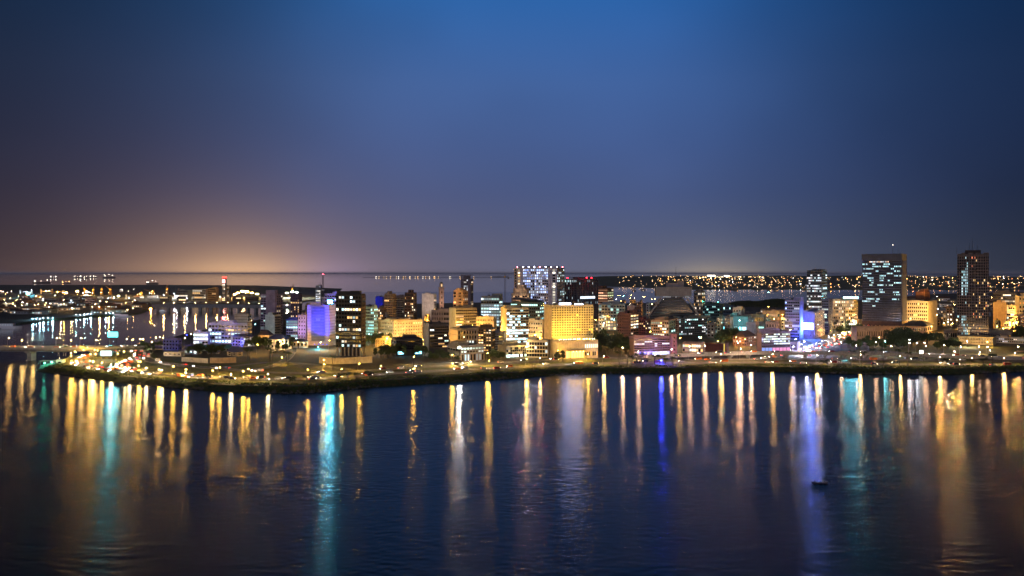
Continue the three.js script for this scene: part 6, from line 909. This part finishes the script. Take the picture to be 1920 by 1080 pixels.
// port buildings behind the inner lagoon
const portBlocks = [[332, 352, 360, 545, 'grey port office with dim windows under white floodlights', 0x8d8478, 0.3], [361, 386, 391, 543, 'broad cream port office with lit floors', 0xd0b890, 0.6], [390, 405, 410, 541, 'amber lit warehouse tower beside the cream office', 0xd09a50, 0.15], [425, 430, 433, 537, 'slim tan slab beside the red-topped tower', 0xb08c64, 0.1], [300, 318, 322, 556, 'low warehouse by the distant bridge', 0x8a7a68, 0.2], [436, 452, 456, 557, 'low port shed before the orange floodlights', 0x7a6450, 0.1], [460, 482, 486, 558, 'long low port shed left of the mauve tower', 0x74604c, 0.1], [160, 178, 181, 559, 'flat pink warehouse on the left bank', 0xb08878, 0.05], [205, 240, 245, 564, 'long yellow lit terminal building with open floors', 0xc8a860, 0.8], [68, 78, 80, 563, 'small block of stacked lit floors on the left bank', 0xc8b8a0, 0.85], [82, 112, 116, 562, 'long dim warehouse with a brown roof on the left bank', 0x5c4c44, 0.1], [120, 150, 154, 556, 'dark long warehouse before the yellow cranes', 0x54483e, 0.12]];
for (const [L, M, R, top, label, hex, p] of portBlocks) { b = block('port_building', label, L, M, R, top, L < 250 ? 1900 : 2150, 12, conc(hex), { base: 2, roof: { plant: 1 } }); facade(b, 'A', { wr: 0.8, hr: 0.5, floor: 5, bay: 5, lit: lits(p, WARM, { run: 3, gain: 0.9 }) }); finish(b); }
{ const t = block('signal_tower', 'port tower with a glowing red and white top', 417, 422, 425, 522, 2150, 15, conc(0xc8b49c), { base: 2, roof: { plant: 0 } }); facade(t, 'A', { y1: t.h - 14, n: 12, m: 2, wr: 0.8, hr: 0.5, lit: lits(0.7, WARM, { gain: 1.2 }) }); const { w1, w2, h, g } = t; new Build().box(-w1 * 0.5, w1 * 0.5, h - 11, h - 3, w2 / 2, w2 / 2 + 0.5).build('lit_sign', glow(0xffb0a8, 6), g); new Build().box(-w1 / 2, w1 / 2, h + 0.9, h + 4, -w2 / 2, w2 / 2).build('beacon_lamp', glow(0xff3028, 10), g); const l = new THREE.PointLight(0xff3030, 9000); l.position.set(0, h + 4.5, 0); l.shadow.radius = 40; l.name = 'beacon'; g.add(l); const l2 = new THREE.RectAreaLight(0xff9088, 60, w1, 8); l2.position.set(0, h - 7, w2 / 2 + 0.7); l2.rotation.y = Math.PI; l2.name = 'lit_sign'; g.add(l2); finish(t); }
function portCrane(label, px, base, top, boom, d, hex = 0xc89030) {
  const g = thing('port_crane', label, 'crane', [across(px, d), 2, -d], rnd(-0.3, 0.3)), y = heightAt(top, d) - 2, s = d / FOCAL, Y = plain(hex, 0.6), leg = new Build(), bm = new Build();
  for (const [x, z] of [[-3, -3], [3, -3], [3, 3], [-3, 3]]) leg.bar(V(x, 0, z), V(x * 0.5, y * 0.55, z * 0.5), 1.1, 0.8); leg.build('portal', Y, g); new Build().box(-2.6, 2.6, y * 0.55, y * 0.7, -2.6, 2.6).build('cab', Y, g);
  const e = V(boom[0] * s, y, 0); bm.bar(V(-0.8, y * 0.62, 0.8), e, 0.9, 0.6).bar(V(0.8, y * 0.62, -0.8), e, 0.9, 0.6).bar(V(0, y * 0.7, 0), V(-boom[0] * s * 0.2, y * 0.95, 0), 0.8, 0.6).bar(V(-boom[0] * s * 0.2, y * 0.95, 0), e, 0.15); bm.build('boom', Y, g);
  const q = part('crane_lamp', new THREE.SphereGeometry(0.24, 8, 6), glow(0xffd080, 500), g); q.position.set(0, y * 0.3, 9); const l = new THREE.PointLight(0xffc864, 5000); l.position.copy(q.position); l.shadow.radius = 45; l.name = 'crane_lamp'; g.add(l);
}
[[159, 537, [-3, 0], 'upright yellow quay crane at the left of the row'], [175, 537, [1, 0], 'second yellow quay crane in the row'], [191, 536, [0.6, 0], 'third yellow quay crane in the row'], [207, 536, [-10, 0], 'yellow quay crane with a long slanting boom'], [287, 543, [-18, 0], 'quay crane with a low boom reaching left'], [265, 546, [1, 0], 'short stout quay crane beside the low-boomed crane'], [313, 533, [2, 0], 'tall thin quay crane near the white floodlights'], [334, 540, [2, 0], 'slim quay crane behind the grey port office'], [548, 533, [3, 0], 'quay crane in green-white floodlight beyond the plum tower']].forEach(([px, top, boom, label]) => portCrane(label, px, 553, top, boom, 2700));
for (const [x0, x1, top, label, hex] of [[38, 60, 544, 'white gantry frame beside the cyan floodlight', 0xb8c4c8], [77, 98, 542, 'cream gantry frame over the dark warehouse', 0xc8a878], [98, 118, 544, 'low gantry frame right of the cream frame', 0xc89c60]]) { const d = 2900, g = thing('gantry', label, 'gantry', [across((x0 + x1) / 2, d), 2, -d]), w = (x1 - x0) / FOCAL * d / 2, y = heightAt(top, d) - 2, m = plain(hex, 0.6); for (const sx of [-1, 1]) new Build().box(sx * w - 1.6, sx * w + 1.6, 0, y, -1.5, 1.5).build('tower_leg', m, g); new Build().box(-w, w, y * 0.45, y * 0.55, -1, 1).build('beam', m, g); const q = part('work_lamp', new THREE.SphereGeometry(0.24, 8, 6), glow(hex, 900), g); q.position.set(0, y * 0.6, 2); const l = new THREE.PointLight(hex, 5000); l.position.set(0, y * 0.6, 6); l.shadow.radius = 45; l.name = 'work_lamp'; g.add(l); }
// ships lying off the port, lit from bow to stern
function ship(label, px, py, d, L, hex) {
  const p = V(across(px, d), 0, -d), g = thing('ship', label, 'ship', p.toArray(), rnd(-0.4, 0.4)), s = new THREE.Shape(); s.moveTo(-L / 2, -L * 0.07); s.lineTo(L * 0.38, -L * 0.07); s.lineTo(L / 2, 0); s.lineTo(L * 0.38, L * 0.07); s.lineTo(-L / 2, L * 0.07); s.closePath(); const hg = new THREE.ExtrudeGeometry(s, { depth: L * 0.07, bevelEnabled: false }); hg.rotateX(-Math.PI / 2); part('hull', hg, plain(0x4a3c3a, 0.7), g);
  const H0 = L * 0.07; new Build().box(-L * 0.45, -L * 0.28, H0, H0 + L * 0.15, -L * 0.05, L * 0.05).build('bridge_house', plain(0xd8d4cc, 0.6), g); new Build().box(-L * 0.4, -L * 0.36, H0 + L * 0.15, H0 + L * 0.22, -2, 2).build('funnel', plain(0x7a3028, 0.6), g); for (const x of [-0.1, 0.12, 0.32]) new Build().bar(V(L * x, H0, 0), V(L * x, H0 + L * 0.12, 0), 0.8, 0.4).build('mast', steel, g);
  for (let k = 0; k < 4; k++) { const q = part('deck_lamp', new THREE.SphereGeometry(d / 5200, 8, 6), glow(hex, rnd(10, 34)), g); q.position.set([-0.4, -0.33, 0.02, 0.3][k] * L + rnd(-0.05, 0.05) * L, H0 + L * rnd(0.04, 0.17), L * 0.06); }
}
[[14, 551, 2950, 46, 0xffe0c8, 'squat white-lit ship at the far left quay'], [78, 524, 6200, 110, 0xffe8d0, 'cluster-lit ship lying off the left bank'], [101, 515.4, 12000, 120, 0xfff0e0, 'small far ship above the cluster-lit ship'], [124, 524, 6000, 60, 0xffc070, 'amber-lit ship mirrored in the roadstead'], [146, 515, 13000, 130, 0xffe8d0, 'far ship left of the bright far ship'], [158, 514.4, 12500, 120, 0xfff4e0, 'brightest of the far ships on the horizon'], [175, 514.4, 14000, 110, 0xfff0d8, 'faint far ship right of the brightest one'], [205, 515, 13000, 200, 0xffe8d0, 'pair-lit far ship above the yellow cranes'], [286, 526, 5800, 90, 0xfff0e0, 'white-lit ship lying alone right of the cranes'], [240, 549, 3100, 60, 0xfff4e0, 'white-lit ship at the quay between the crane groups']].forEach(([px, py, d, L, hex, label]) => ship(label, px, py, d, L, hex));
// lights of the spit beyond the roofs
for (let k = 0; k < 24; k++) { const px = k < 17 ? 704 + k * 7.2 + rnd(-2, 2) : rnd(800, 940), d = 13500, g = thing('spit_house', 'tiny lamp-lit house on the far spit beyond the roofs', 'house', [across(px, d), 0, -d - rnd(100)], 0, 'houses of the far spit'); new Build().box(-9, 9, 0, 10, -6, 6).build('wall', TAN, g); const q = part('yard_lamp', new THREE.SphereGeometry(4, 8, 6), glow(pick([0xffd8a0, 0xfff0d8, 0xffc880]), rnd(2, 9)), g); q.position.set(rnd(-6, 6), 12, 7); }
landSheet('spit_ground', 'far flat spit of land on the horizon', [[across(680, 13400), -13400], [across(960, 13400), -13400], [across(960, 14200), -14200], [across(680, 14200), -14200]], 0.6, groundMat);

// ---------------------------------------------------------------- the town on the far hillside at the right
srand(909);
const houseWall = [TAN, PALE, GREY, OLIVE, BROWN].map((m) => m), farGeo = { wall: new Build().box(-1, 1, 0, 1, -0.8, 0.8).geometry(), roof: new Build().quad(V(-1.1, 1, 0.9), V(1.1, 1, 0.9), V(1.1, 1.5, 0), V(-1.1, 1.5, 0)).quad(V(1.1, 1, -0.9), V(-1.1, 1, -0.9), V(-1.1, 1.5, 0), V(1.1, 1.5, 0)).tri(V(1.1, 1, 0.9), V(1.1, 1, -0.9), V(1.1, 1.5, 0)).tri(V(-1.1, 1, -0.9), V(-1.1, 1, 0.9), V(-1.1, 1.5, 0)).geometry(), lamp: new THREE.SphereGeometry(1, 8, 6) };
for (let k = 0; k < 290; k++) {
  let px = rnd(1170, 1960), d = rnd(3750, 7000); if (k < 45) { px = 1338 + rnd(-40, 60); d = rnd(6300, 7200); } else if (px < 1290 && rnd() < 0.5) px = rnd(1620, 1930);
  const x = across(px, d), z = -d, y = townHeight(x, z), s = rnd(5, 9), g = thing('hillside_house', 'lamp-lit house in the town on the far hillside', 'house', [x, y, z], rnd(-0.4, 0.4), 'houses of the far hillside town');
  const w = part('wall', farGeo.wall, pick(houseWall), g); w.scale.set(s, s * 0.8, s); const r = part('roof', farGeo.roof, roofMat, g); r.scale.set(s, s * 0.8, s);
  const q = part('yard_lamp', farGeo.lamp, glow(k < 45 ? pick([0xffc868, 0xffd890, 0xfff0d0]) : pick([0xffb860, 0xffb860, 0xffc880, 0xffe8c8, 0xe8f0ff, 0xff9a58]), pick([6, 12, 20, 34])), g), rr = rnd(0.8, 1.5) * d / 5200 * (k < 45 ? 1.25 : 1); q.scale.setScalar(rr); q.position.set(rnd(-s, s), rnd(5, 9), s + 1);
}
for (const [px, d, w] of [[1333, 6900, 60], [1362, 7000, 40]]) { const g = thing('stadium_light', 'brilliant flat-lit structure in the far town', 'building', [across(px, d), townHeight(across(px, d), -d), -d], 0, 'flat-lit structures of the far town'); new Build().box(-w / 2, w / 2, 0, 12, -10, 10).build('wall', PALE, g); new Build().box(-w / 2, w / 2, 12, 20, 8, 10).build('lamp_panel', glow(0xfff2d8, 7), g); }
{ const n = 520, o = new THREE.InstancedMesh(farGeo.lamp, glow(0xffc888, 16), n), m = new THREE.Matrix4(); for (let k = 0; k < n; k++) { const d = rnd(3800, 7400), x = across(k < 90 ? 1345 + rnd(-60, 90) : rnd(1160, 2000), d), s = rnd(0.45, 1.1) * d / 5200; m.makeScale(s, s, s).setPosition(x, townHeight(x, -d) + rnd(4, 9), -d); o.setMatrixAt(k, m); } o.name = 'far_town_lamps'; scene.add(o); tag(o, 'countless tiny lamps of the far hillside town', 'lamps', null, 'stuff'); }
// lights nearer, between the far shore and the park
for (let k = 0; k < 28; k++) { const px = k < 20 ? rnd(1695, 1930) : rnd(1150, 1240), d = rnd(1150, 2400), h = rnd(5, 10); streetLamp('lamp in the housing behind the office district', 'lamps in the housing behind the offices', px, HORIZON + (EYE - LAND - h) * FOCAL / d, d, pick([0xffb050, 0xffc070, 0xffe0b0, 0xffffff, 0xd8e8ff]), 700, { e: 260, r: 0.24 }); }
{ const n = 95, post = new Build().bar(V(0, 0, 0), V(0, 7, 0), 0.12, 0.08).geometry(), ball = new THREE.SphereGeometry(0.3, 8, 6).toNonIndexed().translate(0, 7.2, 0), o = new THREE.InstancedMesh(mergeGeometries([post.toNonIndexed(), ball], true), [steel, glow(0xffc070, 170)], n), m = new THREE.Matrix4(); for (let k = 0; k < n; k++) { const left = k >= 65, d = left ? rnd(1450, 2400) : rnd(1150, 2400), px = left ? rnd(0, 250) : k < 45 ? rnd(1695, 1930) : rnd(1150, 1240); m.makeTranslation(across(px, d), left ? 2 : LAND, -d); o.setMatrixAt(k, m); } o.name = 'distant_lamp_posts'; scene.add(o); tag(o, 'many further tiny lamp posts of the outer quarters', 'lamps', null, 'stuff'); }
for (let k = 0; k < 46; k++) { const px = rnd(1695, 1935), d = rnd(1150, 2300), x = across(px, d), s = rnd(6, 12), g = thing('suburb_house', 'low pitched house in the lamp-lit suburb at the right', 'house', [x, LAND, -d], rnd(-0.5, 0.5), 'houses of the suburb at the right'); const w = part('wall', farGeo.wall, pick(houseWall), g); w.scale.set(s, s * 0.7, s); const r = part('roof', farGeo.roof, plain(pick([0x4a4440, 0x5a3c30, 0x55585c]), 0.8), g); r.scale.set(s, s * 0.7, s); for (const u of [-0.5, 0.3]) { const q = part('window', winGeo, rnd() < 0.6 ? winMat(pick(WARM), 1.4) : darkGlass, g); q.position.set(u * s, s * 0.35, s * 0.8 + 0.02); q.scale.set(1.8, 1.5, 0.2); } }
{ // telecom mast with blue lamps
  const d = 1100, g = thing('telecom_mast', 'lattice telecom mast with blue light and a red top lamp', 'mast', [across(605.5, d), LAND, -d]), T = heightAt(515, d) - LAND, q = new Build(); for (const [x, z] of [[-1, -1], [1, -1], [1, 1], [-1, 1]]) q.bar(V(x * 2.4, 0, z * 2.4), V(x * 0.4, T, z * 0.4), 0.22, 0.12); for (let y = 0; y < T - 4; y += 4) { const a = mix(2.4, 0.4, y / T), c = mix(2.4, 0.4, (y + 4) / T); q.bar(V(-a, y, a), V(c, y + 4, c), 0.09).bar(V(a, y, a), V(-c, y + 4, c), 0.09).bar(V(a, y, -a), V(c, y + 4, c), 0.09); } q.build('lattice', plain(0xb0b0c0, 0.5), g);
  const l = part('top_lamp', new THREE.SphereGeometry(0.5, 8, 6), glow(0xff3040, 60), g); l.position.y = T + 0.5; for (const y of [0.55, 0.7]) new Build().box(-1.8, 1.8, T * y, T * y + 1, -1.8, 1.8).build('antenna_ring', plain(0xd0d0d8, 0.5), g);
}
b = block('hall_roof', 'white-lit rooftop structure left of the telecom mast', 592, 601, 604, 536, 1250, 15, PALE, { roof: { plant: 1, mast: 2 } }); facade(b, 'A', { n: 16, m: 3, wr: 0.8, y0: b.h * 0.5, lit: lits(0.7, WHITE, { gain: 1.1 }) }); finish(b);

scene.fog = new THREE.FogExp2(0xc8cede, 0.000012);

// things that share a look are told apart by their order in the picture
{
  const same = {}, ordinal = (n) => ['first', 'second', 'third', 'fourth', 'fifth', 'sixth', 'seventh', 'eighth', 'ninth', 'tenth', 'eleventh', 'twelfth'][n] ?? (n + 1) + (n % 10 === 0 && n !== 10 ? 'st' : n % 10 === 1 && n !== 11 ? 'nd' : n % 10 === 2 && n !== 12 ? 'rd' : 'th');
  for (const o of scene.children) if (o.userData.label && !o.userData.kind) (same[o.userData.label] ??= []).push(o);
  for (const [label, list] of Object.entries(same)) {
    if (list.length < 2 || list.length > 30 || label.split(/\s+/).length > 12) continue;
    list.sort((a, c) => a.position.x / -a.position.z - c.position.x / -c.position.z);
    list.forEach((o, k) => { o.userData.label = label + ', ' + (k === 0 ? 'leftmost' : k === list.length - 1 ? 'rightmost' : ordinal(k) + ' from left'); });
  }
}
scene.traverse((o) => { if (o.isMesh) { o.castShadow = true; o.receiveShadow = true; } if (o.isLight && o.shadow) o.castShadow = true; });
renderer.render(scene, camera);
